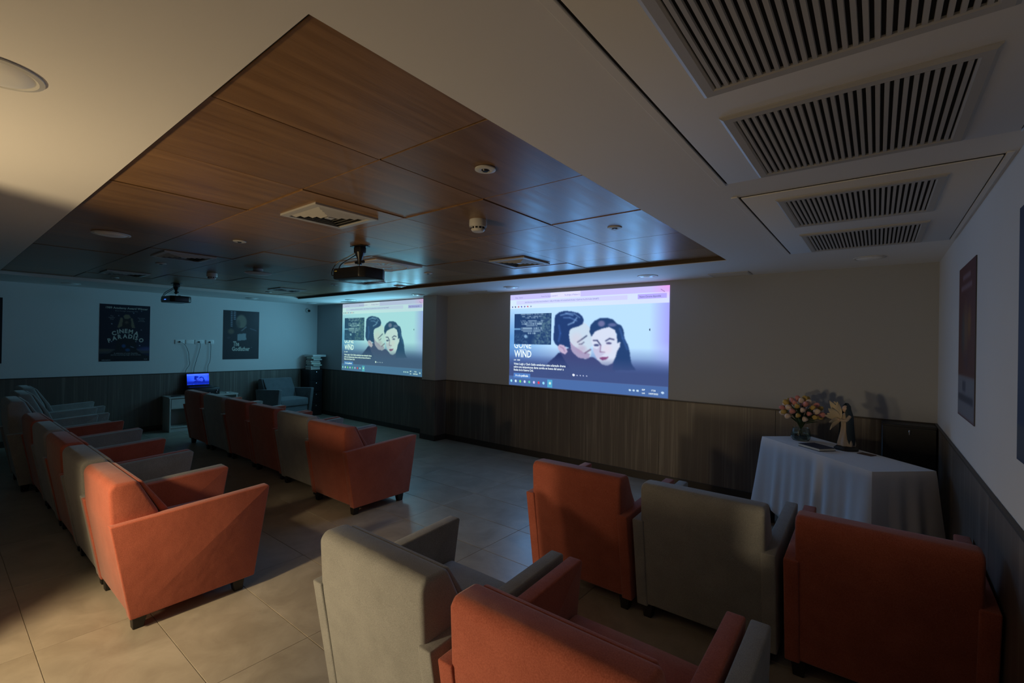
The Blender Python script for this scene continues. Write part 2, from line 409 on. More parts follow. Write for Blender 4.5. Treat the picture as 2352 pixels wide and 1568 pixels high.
def wall(name, x0, x1, y0, y1, m='wall'): return struct(name, bx(x0, x1, y0, y1, -.1, 2.7), M[m])
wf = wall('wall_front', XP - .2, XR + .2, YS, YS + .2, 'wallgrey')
wl = wall('wall_left', XP - .2, XP, YB, YS)
wr = wall('wall_right', XR, XR + .2, YB, YS)
wb = wall('wall_back', XP - .2, XR + .2, YB - .2, YB, 'walldim')
unseen_jamb = wall('wall_unseen_jamb', XP, -3.00, -.65, -.50, 'walldim')  # unseen jamb, its end shaped to cut hallway light off the left row
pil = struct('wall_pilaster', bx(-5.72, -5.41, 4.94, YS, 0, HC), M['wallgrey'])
PT = .012
def wains(parent, axis, a0, a1, c, side, step=1.22):
    n = max(1, round((a1 - a0) / step)); st = (a1 - a0) / n
    for i in range(n):
        p, q = a0 + st * i + .0012, a0 + st * (i + 1) - .0012
        lo, hi = sorted((c, c + side * PT))
        b = bx(p, q, lo, hi, .085, HP, .001, 1) if axis == 'x' else bx(lo, hi, p, q, .085, HP, .001, 1)
        obj('panel', b, M['laminate'], parent, smooth=False)
    lo, hi = sorted((c, c + side * (PT + .006)))
    obj('cap_strip', bx(a0, a1, lo, hi, HP, HP + .012, .002, 1) if axis == 'x' else bx(lo, hi, a0, a1, HP, HP + .012, .002, 1), M['cap'], parent, smooth=False)
wains(wf, 'x', XP + PT, -5.72, YS, -1); wains(wf, 'x', -5.41, XR - PT, YS, -1)
wains(wl, 'y', -.5, YS, XP, 1); wains(wr, 'y', YB, YS, XR, -1)
wains(pil, 'x', -5.72 - PT, -5.41 + PT, 4.94, -1); wains(pil, 'y', 4.94, YS - PT, -5.41, 1); wains(pil, 'y', 4.94, YS - PT, -5.72, -1)
BT = .018
struct('baseboard_front', bx(-5.41 + BT, XR, YS - BT, YS, 0, .085, .003, 1, bx(XP, -5.72 - BT, YS - BT, YS, 0, .085, .003, 1)), M['base'])
struct('baseboard_left', bx(XP, XP + BT, -.5, YS - BT, 0, .085, .003, 1), M['base'])
struct('baseboard_right', bx(XR - BT, XR, YB, YS - BT, 0, .085, .003, 1), M['base'])
struct('baseboard_pilaster', prism([(-5.72 - BT, YS - .0), (-5.72 - BT, 4.94 - BT), (-5.41 + BT, 4.94 - BT), (-5.41 + BT, YS), (-5.41, YS), (-5.41, 4.94), (-5.72, 4.94), (-5.72, YS)], 0, .085, 'z'), M['base'])

# ceiling: plaster soffit around a recessed field of wood panels
TX0, TX1, TY0, TY1 = -8.2486, -1.0062, .5221, 4.19
b = bx(XP, TX0, YB, YS, HC, 2.6); bx(TX1, XR, YB, YS, HC, 2.6, bm=b); bx(TX0, TX1, YB, TY0, HC, 2.6, bm=b); bx(TX0, TX1, TY1, YS, HC, 2.6, bm=b)
ceiling = struct('ceiling', b, M['ceil'])
obj('backing_board', bx(TX0, TX1, TY0, TY1, HWD + .02, HWD + .04), M['dark'], ceiling, smooth=False)
obj('edge_strip', bx(TX0, TX1, TY1 - .003, TY1 - .0005, HC + .004, HWD + .02), M['edgewood'], ceiling, smooth=False)
obj('edge_strip', bx(TX0, TX1, TY0 + .0005, TY0 + .003, HC + .002, HWD + .02), M['dark'], ceiling, smooth=False)  # this black strip and the next stand in for the shaded gap
obj('edge_strip', bx(TX1 - .003, TX1 - .0005, TY0, TY1, HC + .002, HWD + .02), M['dark'], ceiling, smooth=False)
gx = [TX0, -8.115, -7.47, -6.825, -6.18, -5.535, -4.89, -4.245, -3.6, -2.955, -2.31, -1.66, TX1]
gy = [TY0, 1.182, 1.835, 2.492, 3.142, 3.755, TY1]
pc = {}
for i in range(len(gx) - 1):
    for j in range(len(gy) - 1):
        x0, x1, y0, y1 = gx[i], gx[i + 1], gy[j], gy[j + 1]; g = .0035
        if i == 0: x0 += .016
        if i == 11: x1 -= .012
        if j == 0: y0 += .022
        if j == 5: y1 -= .022
        near = (i == 11 and j == 0)
        ax0, ax1, ay0, ay1 = x0 + g, x1 - g, y0 + g, y1 - g
        if near: ax0 += .012; ay1 -= .012
        k = (round(ax1 - ax0, 3), round(ay1 - ay0, 3))
        if k not in pc: pc[k] = new_mesh('panel', bx(-k[0] / 2, k[0] / 2, -k[1] / 2, k[1] / 2, 0, .014, .0015, 1), M['wood'], False)
        dz = ((i * 7 + j * 5) % 4) * .0012
        obj('panel', pc[k], None, ceiling, ((ax0 + ax1) / 2, (ay0 + ay1) / 2, HWD + dz - (.006 if near else 0)))

# ------------------------------------------------------------------ projected pictures
from_uv = dict(
 inset=[(0.037, .229), (.035, .552), (.308, .527), (.311, .208)],
)
def Z(x, y):   # layout helper of the picture: drawing coordinates (2062 wide, keystoned) to 0..1
    t = (x - 68) / 2062.0
    return (t * .8795 / (.6897 + .1898 * t), (y - (218 - 138 * t)) / (1137 + 313 * t))
def ZZ(*p): return [Z(x, y) for x, y in p]
def couple_picture(w, h):
    R = Raster(w, h, (178, 214, 246)); U, V = R.U, R.V
    # sky: brighter in the middle, deep blue at the left, darker towards the ground
    R.blend(np.clip(1 - U / .34, 0, 1) ** 1.1 * np.clip((V - .12) / .35, 0, 1), (84, 142, 206), .9)
    R.blend(np.clip((V - .56) / .24, 0, 1), (66, 88, 150), 1.0)
    R.blend(np.clip((U - .9) / .1, 0, 1) * np.clip(1 - (V - .5) / .3, 0, 1), (150, 140, 240), .75)
    hair, face = (34, 60, 112), (190, 208, 226)
    R.poly(ZZ((560, 1080), (640, 1010), (705, 945), (730, 950), (800, 1060), (1000, 1130), (1000, 1250), (560, 1250)), (40, 54, 104))
    R.poly(ZZ((715, 930), (850, 880), (1010, 1010), (1150, 1000), (1230, 1060), (1420, 1060), (1440, 1200), (900, 1200), (790, 1060)), (62, 70, 118))
    R.poly(ZZ((880, 625), (960, 600), (1015, 560), (1055, 575), (1100, 630), (1108, 700), (1150, 830), (1130, 870), (1100, 880), (1125, 925), (1118, 995), (1060, 1028), (960, 1010), (880, 940), (850, 880), (835, 760), (838, 650)), face)
    R.poly(ZZ((840, 800), (900, 860), (1020, 940), (1110, 960), (1090, 1025), (960, 1012), (880, 940), (850, 880)), (150, 130, 170), .75)
    R.poly(ZZ((648, 475), (700, 432), (780, 412), (870, 422), (950, 440), (1000, 480), (1022, 530), (1008, 580), (950, 612), (880, 630), (842, 655), (832, 720), (845, 800), (860, 890), (790, 870), (730, 845), (690, 860), (660, 840), (630, 780), (640, 620)), hair)
    R.line(ZZ((720, 470), (800, 450), (880, 470)), .004, (120, 160, 215), .6, w / h); R.line(ZZ((820, 590), (890, 560), (930, 500)), .004, (150, 190, 235), .6, w / h)
    R.line(ZZ((780, 440), (900, 450), (970, 500)), .003, (140, 180, 230), .5, w / h)
    R.poly(ZZ((688, 866), (718, 840), (765, 850), (800, 888), (818, 935), (785, 968), (735, 945), (700, 905)), (188, 170, 200))
    R.line(ZZ((945, 812), (1000, 775), (1062, 730)), .0035, (40, 50, 90), .9, w / h)
    R.line(ZZ((965, 838), (1000, 835), (1028, 812)), .003, (60, 60, 100), .8, w / h)
    R.line(ZZ((1045, 950), (1115, 905)), .004, (90, 62, 100), .8, w / h)
    R.poly(ZZ((1098, 680), (1108, 600), (1160, 540), (1230, 505), (1320, 500), (1400, 522), (1455, 575), (1510, 600), (1540, 660), (1552, 760), (1595, 840), (1620, 920), (1632, 1010), (1650, 1090), (1710, 1170), (1400, 1170), (1425, 1020), (1450, 930), (1450, 700), (1350, 620), (1170, 680), (1130, 760)), (36, 64, 112))
    R.blob(*Z(1250, 575), .025, .035, (150, 140, 185), .6, 1.5); R.blob(*Z(1390, 590), .03, .02, (140, 140, 190), .5, 1.5)
    R.poly(ZZ((1126, 740), (1168, 676), (1250, 642), (1350, 616), (1428, 655), (1455, 760), (1462, 822), (1502, 806), (1492, 872), (1458, 930), (1442, 1000), (1400, 1080), (1330, 1112), (1262, 1092), (1200, 1030), (1152, 930), (1140, 850), (1120, 790)), (204, 212, 232))
    R.poly(ZZ((1145, 880), (1200, 900), (1250, 840), (1245, 940), (1300, 960), (1240, 1000), (1200, 1030), (1152, 930)), (176, 170, 205), .6)
    R.line(ZZ((1150, 790), (1200, 790), (1245, 850)), .0035, (44, 50, 96), .9, w / h); R.line(ZZ((1310, 795), (1360, 765), (1415, 778)), .0035, (44, 50, 96), .9, w / h)
    R.blob(*Z(1190, 850), .018, .012, (50, 60, 110), .9, 3); R.blob(*Z(1350, 825), .018, .011, (60, 60, 110), .9, 3)
    R.line(ZZ((1246, 850), (1240, 935), (1300, 940)), .003, (130, 100, 140), .8, w / h)
    R.poly(ZZ((1222, 1012), (1280, 998), (1350, 998), (1320, 1032), (1270, 1042)), (128, 70, 118))
    R.blob(*Z(930, 780), .05, .09, (214, 190, 205), .35, 1); R.blob(*Z(1330, 900), .035, .06, (225, 200, 215), .4, 1); R.blob(*Z(1000, 900), .04, .05, (170, 130, 165), .4, 1)
    R.line(ZZ((700, 600), (720, 700), (700, 800)), .006, (58, 96, 170), .5, w / h); R.line(ZZ((760, 500), (840, 500), (930, 540)), .004, (110, 150, 210), .5, w / h)
    R.line(ZZ((1490, 640), (1530, 760), (1590, 900)), .006, (60, 100, 165), .5, w / h); R.line(ZZ((720, 870), (760, 890), (780, 930)), .003, (140, 110, 150), .7, w / h)
    R.blend(np.clip((V - .66) / .14, 0, 1), (62, 78, 126), .97)
    R.soft(3)
    R.rect(.0, .90, 1, 1, (72, 104, 160)); R.rect(0, .897, 1, .9, (76, 98, 148))
    # browser bar
    R.rect(0, 0, 1, .155, (204, 224, 250)); R.rect(0, .0, 1, .055, (190, 186, 240)); R.rect(.05, .065, .78, .108, (198, 204, 248))
    R.rect(.3, .0, .5, .056, (214, 214, 250)); R.blend(np.clip((U - .35) / .65, 0, 1) * (V < .155), (202, 180, 246), .25)
    R.blend(np.clip((U - .9) / .1, 0, 1) * np.clip((.12 - V) / .12, 0, 1), (240, 140, 225), .7)
    R.rect(.835, .068, .985, .112, (172, 162, 240))
    # bookmarks and taskbar icons
    for i, c in enumerate([(70, 80, 140), (30, 50, 80), (180, 50, 70), (60, 60, 170), (80, 70, 150), (190, 60, 80), (120, 140, 170)]):
        R.blob(.018 + i * .0235, .133, .005, .009, c, .95, 4)
    for i, c in enumerate([(150, 225, 240), (220, 240, 255), (130, 225, 110), (210, 215, 255), (90, 210, 160), (205, 195, 245), (235, 50, 70), (150, 225, 255)]):
        R.blob(.018 + i * .0345, .952, .008, .016, c, .95, 3)
    R.rect(.288, .913, .322, .99, (80, 160, 200)); R.blob(.305, .948, .008, .015, (200, 235, 220), .95, 3)
    R.blob(.463, .845, .009, .013, (235, 240, 250), .95, 3)
    for i in range(4): R.blob(.486 + i * .02, .848, .004, .007, (190, 200, 230), .9, 3)
    for i in range(3): R.blob(.80 + i * .021, .952, .007, .011, (200, 225, 240), .9, 3)
    R.blob(.972, .952, .008, .012, (200, 225, 245), .9, 3)
    R.line([(.955, .03), (.975, .055)], .0015, (120, 80, 150), .7, w / h)
    R.blob(.902, .392, .004, .012, (40, 60, 90), .9, 4)
    return R
def inset_picture(w, h):
    R = Raster(w, h, (34, 62, 108)); rnd = np.random.RandomState(3)
    n = rnd.rand(h, w); n = (n + np.roll(n, 1, 0) + np.roll(n, 1, 1)) / 3
    msk = np.clip((R.U - .55 + (R.V - .5) * .25) * 6, 0, 1)
    R.blend(msk * np.clip((n - .35) * 3, 0, 1), (88, 122, 142), .9)
    R.blend(np.clip((R.V - .6) * 6, 0, 1) * (R.U < .4) * np.clip((n - .5) * 3, 0, 1), (80, 118, 150), .8)
    
    for k in range(11):
        v = .03 + k * .055 + (.03 if k > 2 else 0) + (.03 if k > 6 else 0); hw = [.30, .27, .17, .30, .31, .27, .15, .28, .29, .24, .10][k]
        R.blend(((abs(R.V - v) < .014) & (abs(R.U - .48) < hw)).astype(float) * (rnd.rand(1, w) > .25), (176, 206, 226), .8)
    R.rect(0, .48, .18, .52, (110, 160, 205)); R.blob(.32, .74, .05, .06, (150, 190, 225), .8, 2); R.soft(1)
    return R
def projected(label, fr, tint, dk, loc_name):
    root = thing('projected_picture', label, 'projection', tuple(fr.at(.5, 1, 0)))
    root.location = (0, 0, 0)
    pm = attr_mat('projected_light_' + loc_name, True, tint, SCREEN_GAIN)
    ras = couple_picture(320, 187); ras.A = ras.A * (1 - dk) + np.array([110, 160, 120]) * dk
    o = obj('picture', fr.mesh(ras, 'picture', pm, .004), None, root)
    ins = inset_picture(60, 44); ins.A = ins.A * (1 - dk) + np.array([110, 160, 120]) * dk
    obj('inset_picture', fr.mesh(ins, 'inset_picture', pm, .007, (.036, .212, .310, .545)), None, root)
    wm = mat('white_text_light_' + loc_name, (0, 0, 0), .9, spec=0, emit=((.80 * tint[0], .92 * tint[1], .97 * tint[2]), SCREEN_GAIN * .95))
    dm = mat('grey_text_light_' + loc_name, (0, 0, 0), .9, spec=0, emit=((.16 * tint[0], .17 * tint[1], .42 * tint[2]), SCREEN_GAIN))
    lettering(fr, [('GONE', .036, .588, .131, .074, 'l', 0, .01), ('WITH THE', .076, .612, .053, .014, 'l', 0, .01), ('WIND', .038, .686, .131, .078, 'l', 0, .02),
                   ('13+', .037, .727, .017, .016, 'l', 0, .03), ('1939', .062, .727, .022, .016, 'l', 0, .03),
                   ('Vivien Leigh y Clark Gable estelarizan este aclamado drama', .036, .772, .374, .024, 'l', 0, .02),
                   ('sobre una tempestuosa dama sureña en busca del amor a', .036, .805, .362, .024, 'l', 0, .02),
                   ('finales de la Guerra Civil.', .036, .838, .150, .024, 'l', 0, .02)], 'caption', wm, root, .006)
    b = bmesh.new(); q = [fr.at(u, v, .0055) for u, v in ((.036, .862), (.036, .915), (.163, .915), (.163, .862))]
    b.faces.new([b.verts.new(x) for x in q]); bt = obj('button', b, mat('button_light_' + loc_name, (0, 0, 0), .9, spec=0, emit=((.08 * tint[0], .20 * tint[1], .52 * tint[2]), SCREEN_GAIN)), root, smooth=False)
    lettering(fr, [('Ir a la película', .052, .898, .095, .022, 'l', 0, .03)], 'button_text', wm, bt, .0065)
    lettering(fr, [('ESP', .866, .946, .016, .015, 'l', 0, .02), ('LAA', .866, .976, .016, .015, 'l', 0, .02), ('17:26', .915, .946, .022, .015, 'l', 0, .02),
                   ('10/07/2025', .902, .976, .048, .015, 'l', 0, .02)], 'clock_text', wm, root, .006)
    lettering(fr, [('Bing - Search', .042, .040, .055, .014), ('Power Hat Descto essential C', .235, .040, .115, .014), ('The Bridges of Madison C...', .395, .040, .105, .016),
                   ('play.hbomax.com/video/watch/ad2bc51-1d0p-4193-b6bc-4f15c0e6f3a4/cf5c06a1-02a0-4a10-a335-9a3b1544d872', .115, .094, .50, .016),
                   ('Nuevo Chrome disponible', .845, .098, .112, .017, 'l', 0, .02)], 'browser_text', dm, root, .006)
    return root
R1 = Frame((-4.122, YS - .001, 2.227), 2.285, 1.275, (1, 0, 0), (0, -1, 0))
L1 = Frame((-8.41, YS - .001, 2.262), 2.432, 1.312, (1, 0, 0), (0, -1, 0))
projected('large projected film page with pinkish right edge, on the wall right of the pilaster', R1, (1, 1, 1), 0, 'right')
projected('greenish projected film page on the wall between the corner and the pilaster', L1, (.82, 1.0, .80), .13, 'left')

# ------------------------------------------------------------------ posters
def poster(label, fr, ras, texts, texts2=()):
    root = thing('film_poster', label, 'poster', (0, 0, 0), group=None)
    b = bmesh.new(); P = [fr.at(u, v, d) for d in (.0005, .004) for u, v in ((0, 0), (1, 0), (1, 1), (0, 1))]
    vs = [b.verts.new(p) for p in P]
    for f in ((0, 1, 2, 3), (7, 6, 5, 4), (0, 4, 5, 1), (1, 5, 6, 2), (2, 6, 7, 3), (3, 7, 4, 0)): b.faces.new([vs[i] for i in f])
    obj('board', b, M['pedge'], root, smooth=False)
    obj('print', fr.mesh(ras, 'print', PM, .0045), None, root)
    if texts: lettering(fr, texts, 'title_text', M['letter'], root, .0055)
    if texts2: lettering(fr, texts2, 'small_text', M['letter2'], root, .0055)
    return root
PM = attr_mat('poster_print', False, rough=.55)
# dark blue poster with an arched title
c = Raster(90, 128, (10, 14, 40)); c.blend(np.clip((c.U - .6) * 2, 0, 1) * np.clip((c.V - .5) * 3, 0, 1), (20, 36, 84), .8)
c.rect(0, .78, 1, .86, (70, 68, 74)); c.blob(.08, .80, .2, .04, (100, 90, 70), .6); c.blob(.92, .78, .22, .05, (70, 74, 130), .8)
c.poly([(.33, .60), (.72, .60), (.73, .80), (.85, .87), (1, .92), (1, 1), (0, 1), (0, .93), (.15, .88), (.30, .80)], (14, 14, 24))
c.blob(.47, .73, .05, .04, (40, 90, 150), .8, 1.5); c.blob(.55, .80, .06, .035, (36, 90, 140), .8, 1.5); c.line([(.61, .74), (.67, .755)], .006, (150, 170, 190), .9)
for p in [[(.40, .22), (.45, .24), (.43, .38), (.37, .41), (.34, .40)], [(.60, .22), (.64, .24), (.69, .40), (.67, .41), (.62, .40)], [(.45, .20), (.50, .165), (.57, .17), (.60, .22), (.55, .25), (.48, .25)]]:
    c.poly(p, (124, 110, 84), .95)
c.poly([(.45, .25), (.60, .25), (.62, .41), (.42, .41)], (34, 26, 26)); c.blob(.52, .31, .05, .035, (120, 104, 84), .7, 1)
for u, v in [(.36, .195), (.66, .14), (.82, .10), (.23, .34), (.82, .44), (.71, .65), (.23, .65), (.79, .72)]: c.blob(u, v, .012, .009, (220, 222, 225), .9, 4)
c.soft(1)
P1F = (XP, 1.660, 2.048)
def arched(word, cu, v0, total, h, bend):
    ws = [glyphs(ch, .04)[0][:, 0] for ch in word]; ws = [w.max() - w.min() + .12 for w in ws]; T = sum(ws); out = []; x = 0
    for ch, w in zip(word, ws):
        t = (x + w / 2) / T - .5; x += w; t *= total
        out.append((ch, cu + t, v0 + bend * t * t, (w - .12) / T * total, h, 'c', -t * bend * 62, .04))
    return out
arch = arched('CINEMA', .50, .495, .53, .072, .95) + arched('PARADISO', .515, .588, .70, .072, .80)
P1 = Frame((XP, 1.660, 2.048), .627, .892, (0, 1, 0), (1, 0, 0))
poster('dark blue poster with arched pale title CINEMA PARADISO on the far wall', P1, c,
       arch + [('1989 Academy Award Winner', .53, .075, .84, .036, 'c', 0, .02)],
       [('Best Foreign Language Film', .52, .118, .45, .018, 'c'), ('The', .23, .215, .06, .024, 'c'), ('Number', .23, .243, .12, .024, 'c'), ('One', .23, .270, .07, .024, 'c'),
        ('Marvelous,', .82, .235, .15, .022, 'c'), ('funny', .82, .262, .10, .022, 'c'), ('and lively', .82, .289, .14, .022, 'c'),
        ('A celebration of youth, friendship,', .52, .868, .48, .022, 'c', 0, .02), ('and the everlasting magic of the movies.', .52, .896, .60, .022, 'c', 0, .02),
        ('MIRAMAX', .05, .985, .17, .018, 'l', 0, .04), ('FILMS', .92, .975, .07, .015, 'c', 0, .04)])
# black poster with a seated-figure stand-in: plain pale shapes
g = Raster(80, 112, (26, 24, 36)); g.blend(np.clip((g.U - .45) * 2, 0, 1) * np.clip((.6 - g.V) * 2.5, 0, 1), (62, 62, 74), .9)
for j in range(9): g.rect(.20, .02 + j * .036, .245, .045 + j * .036, (150, 160, 178))
for j in range(5): g.rect(.27, .02 + j * .036, .33, .045 + j * .036, (150, 160, 178))
g.blob(.49, .225, .17, .165, (128, 122, 106), .95, 2.2); g.blob(.40, .28, .08, .12, (60, 56, 56), .6, 1.2); g.poly([(.36, .37), (.60, .34), (.66, .44), (.38, .46)], (34, 32, 40))
g.poly([(.39, .48), (.62, .46), (.64, .60), (.39, .62)], (140, 152, 156)); g.blob(.21, .43, .11, .07, (120, 104, 80), .75, 1.3); g.blob(.15, .56, .06, .03, (90, 70, 84), .6)
g.line([(.74, .36), (.92, .40)], .008, (120, 126, 142), .7); g.line([(.50, .41), (.63, .33)], .01, (160, 165, 168), .8)
g.soft(1)
P2 = Frame((XP, 3.372, 2.062), .622, .903, (0, 1, 0), (1, 0, 0))
poster('black poster titled The Godfather with a pale oval above, near the corner', P2, g,
       [('The', .27, .725, .17, .095, 'l', 0, .04), ('Godfather', .24, .825, .50, .085, 'l', 0, .04)], [('by', .78, .76, .03, .012)])
# right-hand wall
e = Raster(60, 90, (86, 22, 18)); e.blend(np.clip((e.V - .12) * 3, 0, 1) * (e.V < .72), (92, 52, 30), .7); e.blob(.45, .42, .22, .22, (120, 96, 66), .8); e.blob(.68, .38, .12, .14, (150, 110, 30), .7)
e.blob(.3, .45, .12, .2, (60, 66, 80), .7); e.blob(.5, .62, .2, .08, (70, 40, 60), .6); e.rect(0, .72, 1, 1, (120, 122, 132)); e.rect(.04, .85, .92, .89, (60, 62, 76)); e.rect(.3, .755, .5, .83, (70, 74, 90)); e.rect(.25, .06, .72, .10, (128, 100, 112)); e.rect(.14, .125, .80, .165, (128, 100, 112)); e.soft(2)
P3 = Frame((XR, 3.930, 2.038), .61, .875, (0, -1, 0), (-1, 0, 0))
poster('red and brown poster with a grey bottom strip, on the right-hand wall near the corner', P3, e, [])
h_ = Raster(60, 90, (22, 26, 66)); h_.blob(.3, .55, .35, .25, (52, 40, 62), .8); h_.blob(.7, .3, .3, .3, (40, 56, 110), .7); h_.rect(0, .86, 1, 1, (62, 64, 72)); h_.soft(2)
P4 = Frame((XR, 2.398, 2.055), .61, .885, (0, -1, 0), (-1, 0, 0))
poster('dark blue poster nearest the viewer on the right-hand wall, cut by the picture edge', P4, h_, [])
k_ = Raster(30, 40, (12, 14, 26)); k_.blob(.5, .4, .3, .3, (50, 44, 50), .7)
P0 = Frame((XP, .032, 2.052), .622, .33 if 0 else .90, (0, 1, 0), (1, 0, 0))
poster('dark poster at the left picture edge on the far wall', P0, k_, [])

# ------------------------------------------------------------------ armchairs
AW, AT = .705, .062
def chair_parts(root, fab):
    oy = -.39
    P = lambda L: [(y + oy, z) for y, z in L]
    hw = AW / 2
    arm = prism(P([(.088, .07), (.700, .078), (.785, .612), (.775, .622), (.0, .578)]), 0, AT, 'x', .017, 3)
    me = new_mesh('armrest', arm, fab)
    for x in (-hw, hw - AT): obj('armrest', me, None, root, (x, 0, 0))
    i0, i1 = -hw + AT + .002, hw - AT - .002
    obj('backrest', prism(P([(.092, .078), (.012, .56), (.0, .755), (.022, .785), (.120, .785), (.215, .60), (.262, .40), (.262, .075)]), i0 - .020, i1 + .020, 'x', .018, 3), fab, root)
    obj('back_cushion', prism(P([(.124, .778), (.146, .775), (.262, .60), (.335, .43), (.264, .43), (.222, .60)]), i0 + .004, i1 - .004, 'x', .012, 3), fab, root)
    obj('seat_cushion', cushion(i0 + .003, i1 - .003, .266 + oy, .722 + oy, .29, .43, .018), fab, root)
    obj('seat_base', bx(i0, i1, .266 + oy, .688 + oy, .072, .288, .012, 2), fab, root)
    lm = lambda: None
    for sx in (-1, 1):
        for yy, s in ((.135, -1), (.620, 1)):
            b = bmesh.new(); v = bmesh.ops.create_cube(b, size=1)['verts']
            for q in v:
                k = 1.0 if q.co.z > 0 else .72
                q.co = Vector((sx * (hw - .055) + q.co.x * .062 * k, yy + oy + q.co.y * .066 * k + (s * .004 if q.co.z < 0 else 0), .0 + (q.co.z + .5) * .076))
            bevel_all(b, .003, 1)
            obj('leg', b, M['leg'], root)
def first_chair(fab, *a, **k):
    root = thing('armchair', *a, **k); chair_parts(root, fab); return root
protos = {}
def chair(col, xr, yrear, label, group, rot=0.0):
    """xr: right side, yrear: the rear top edge"""
    loc = (xr - AW / 2, yrear + .39, 0)
    if col not in protos:
        protos[col] = first_chair(M[col], label, 'armchair', loc, rot, group); return protos[col]
    return dup(protos[col], loc, rot, label, group)
GA, GB, GC, GD = 'armchairs in the long rear row on the left', 'armchairs in the long front row on the left', 'three armchairs in front of the draped table', 'armchairs nearest the viewer on the right'
A = [('orange', -3.035, .592, 'orange armchair with warm-lit back and side, nearest end of the rear left row'),
     ('grey', -3.742, .594, 'grey armchair directly beyond the lit orange one in the rear left row'),
     ('orange', -4.452, .596, 'orange armchair third from the near end of the rear left row'),
     ('grey', -5.160, .592, 'grey armchair fourth from the near end of the rear left row'),
     ('orange', -5.866, .592, 'orange armchair fifth in the rear left row, between two grey ones'),
     ('grey', -6.572, .500, 'teal-shaded grey armchair sixth in the rear left row'),
     ('grey', -7.300, .620, 'dark grey armchair seventh in the rear left row, set slightly forward'),
     ('grey', -8.060, .72, 'dark grey armchair at the far end of the rear left row by the wall')]
for n_, q in enumerate(A):
    ch_ = chair(q[0], q[1], q[2], q[3], GA)
    if n_ >= 5:                                   # the far three have taller backs
        for c_ in ch_.children:
            if c_.name.split('.')[0] in ('backrest', 'back_cushion'): c_.scale.z = 1.14
Bq = [('orange', -3.59, 2.262, 'orange armchair at the near end of the front left row, by the aisle'),
      ('grey', -4.345, 2.325, 'grey armchair second from the aisle in the front left row'),
      ('orange', -5.100, 2.350, 'orange armchair third from the aisle in the front left row'),
      ('orange', -5.845, 2.365, 'orange armchair fourth from the aisle, beside another orange one'),
      ('grey', -6.555, 2.360, 'dark grey armchair fifth from the aisle, in front of the laptop'),
      ('orange', -7.262, 2.350, 'orange armchair at the far end of the front left row, beside the white media cabinet')]
for q in Bq: chair(q[0], q[1], q[2], q[3], GB)
chair('orange', -1.095, 2.455, 'orange armchair left of the grey one, facing the large projected picture', GC)
chair('grey', -.362, 2.462, 'grey armchair between two orange ones, with shadows on its back', GC)
chair('orange', .374, 2.462, 'orange armchair against the right-hand wall, in front of the white tablecloth', GC)
chair('grey', -1.082, .985, 'light grey armchair with its speckled back to the viewer, nearest row', GD)
chair('orange', -.345, .985, 'orange armchair seen from behind at the bottom edge, beside the light grey one', GD)
chair('grey', .375, .985, 'grey armchair of which only an armrest shows at the bottom edge', GD)
fa = first_chair(M['slate'], 'dark slate armchair turned to the room, between the media cabinet and the black tower', 'armchair', (-8.96, 4.23, 0), 0, None)
fa.rotation_euler = (0, 0, math.radians(-84)); fa.location = (-8.93, 4.30, 0)

# ------------------------------------------------------------------ ceiling fittings
def disc_light(name, label, x, y, z, r, kind='light'):
    root = thing(name, label, 'ceiling light', (x, y, z))
    obj('trim_ring', lathe([(r, -.001), (r, -.006), (r - .012, -.009), (r - .018, -.006), (r - .018, .0)], 32, caps=False), M['white'], root)
    obj('diffuser', lathe([(.001, -.020), (r * .45, -.018), (r * .72, -.012), (r - .018, -.005), (r - .018, .0), (.001, .0)], 32), M['diff'], root)
    return root
for x, y, l in [(-1.91, 4.71, 'round downlight over the right end of the large projection'), (-3.755, 4.733, 'round downlight over the left end of the large projection'),
                (-5.62, 4.744, 'round downlight in front of the pilaster'), (-7.46, 4.755, 'round downlight over the middle of the greenish projection'),
                (-.06, 4.665, 'round downlight above the vase and statue table'), (-1.92, .105, 'round downlight at the left picture edge in the warm-lit ceiling'),
                (-8.86, 1.256, 'round downlight above the arched-title poster'), (-8.86, 3.645, 'round downlight left of the corner camera, near the black poster'), (-8.84, 4.77, 'round downlight in the far corner of the soffit')]:
    disc_light('ceiling_light', l, x, y, HC, .105)
for x, y, l in [(-4.483, .85, 'large flat round speaker disc in the wood ceiling above the rear left row')]:
    disc_light('ceiling_light', l, x, y, HWD, .115)  # speaker disc, built with the same parts as the ceiling lights
disc_light('ceiling_light', 'round light in the wood ceiling near the edge before the pilaster', -5.18, 4.05, HWD, .085)
def head_plate(label, x, y):
    root = thing('sprinkler_plate', label, 'sprinkler', (x, y, HWD))
    obj('plate', lathe([(.046, .0), (.046, -.005), (.030, -.010), (.018, -.006)], 28, caps=False), M['white'], root)
    obj('nozzle', lathe([(.001, -.012), (.012, -.012), (.017, -.004), (.018, 0.0), (.001, .0)], 16), M['black'], root)
for x, y, l in [(-1.36, 1.515, 'round white plate with dark centre on the brown panels nearest the viewer'), (-1.35, 2.77, 'round white plate with dark centre on the blue-lit panels at right'),
                (-3.935, 1.52, 'small round plate between the main diffuser and the left speaker disc'), (-5.83, 1.505, 'small round plate just beyond the second diffuser from the viewer'),
                (-7.79, 1.52, 'small round plate beyond the farthest left diffuser'), (-7.81, 3.465, 'small round plate left of the diffuser near the far corner'),
                (-5.87, 3.48, 'small round plate just left of the near projector'), (-3.943, 3.47, 'small round plate right of the near projector')]:
    head_plate(l, x, y)
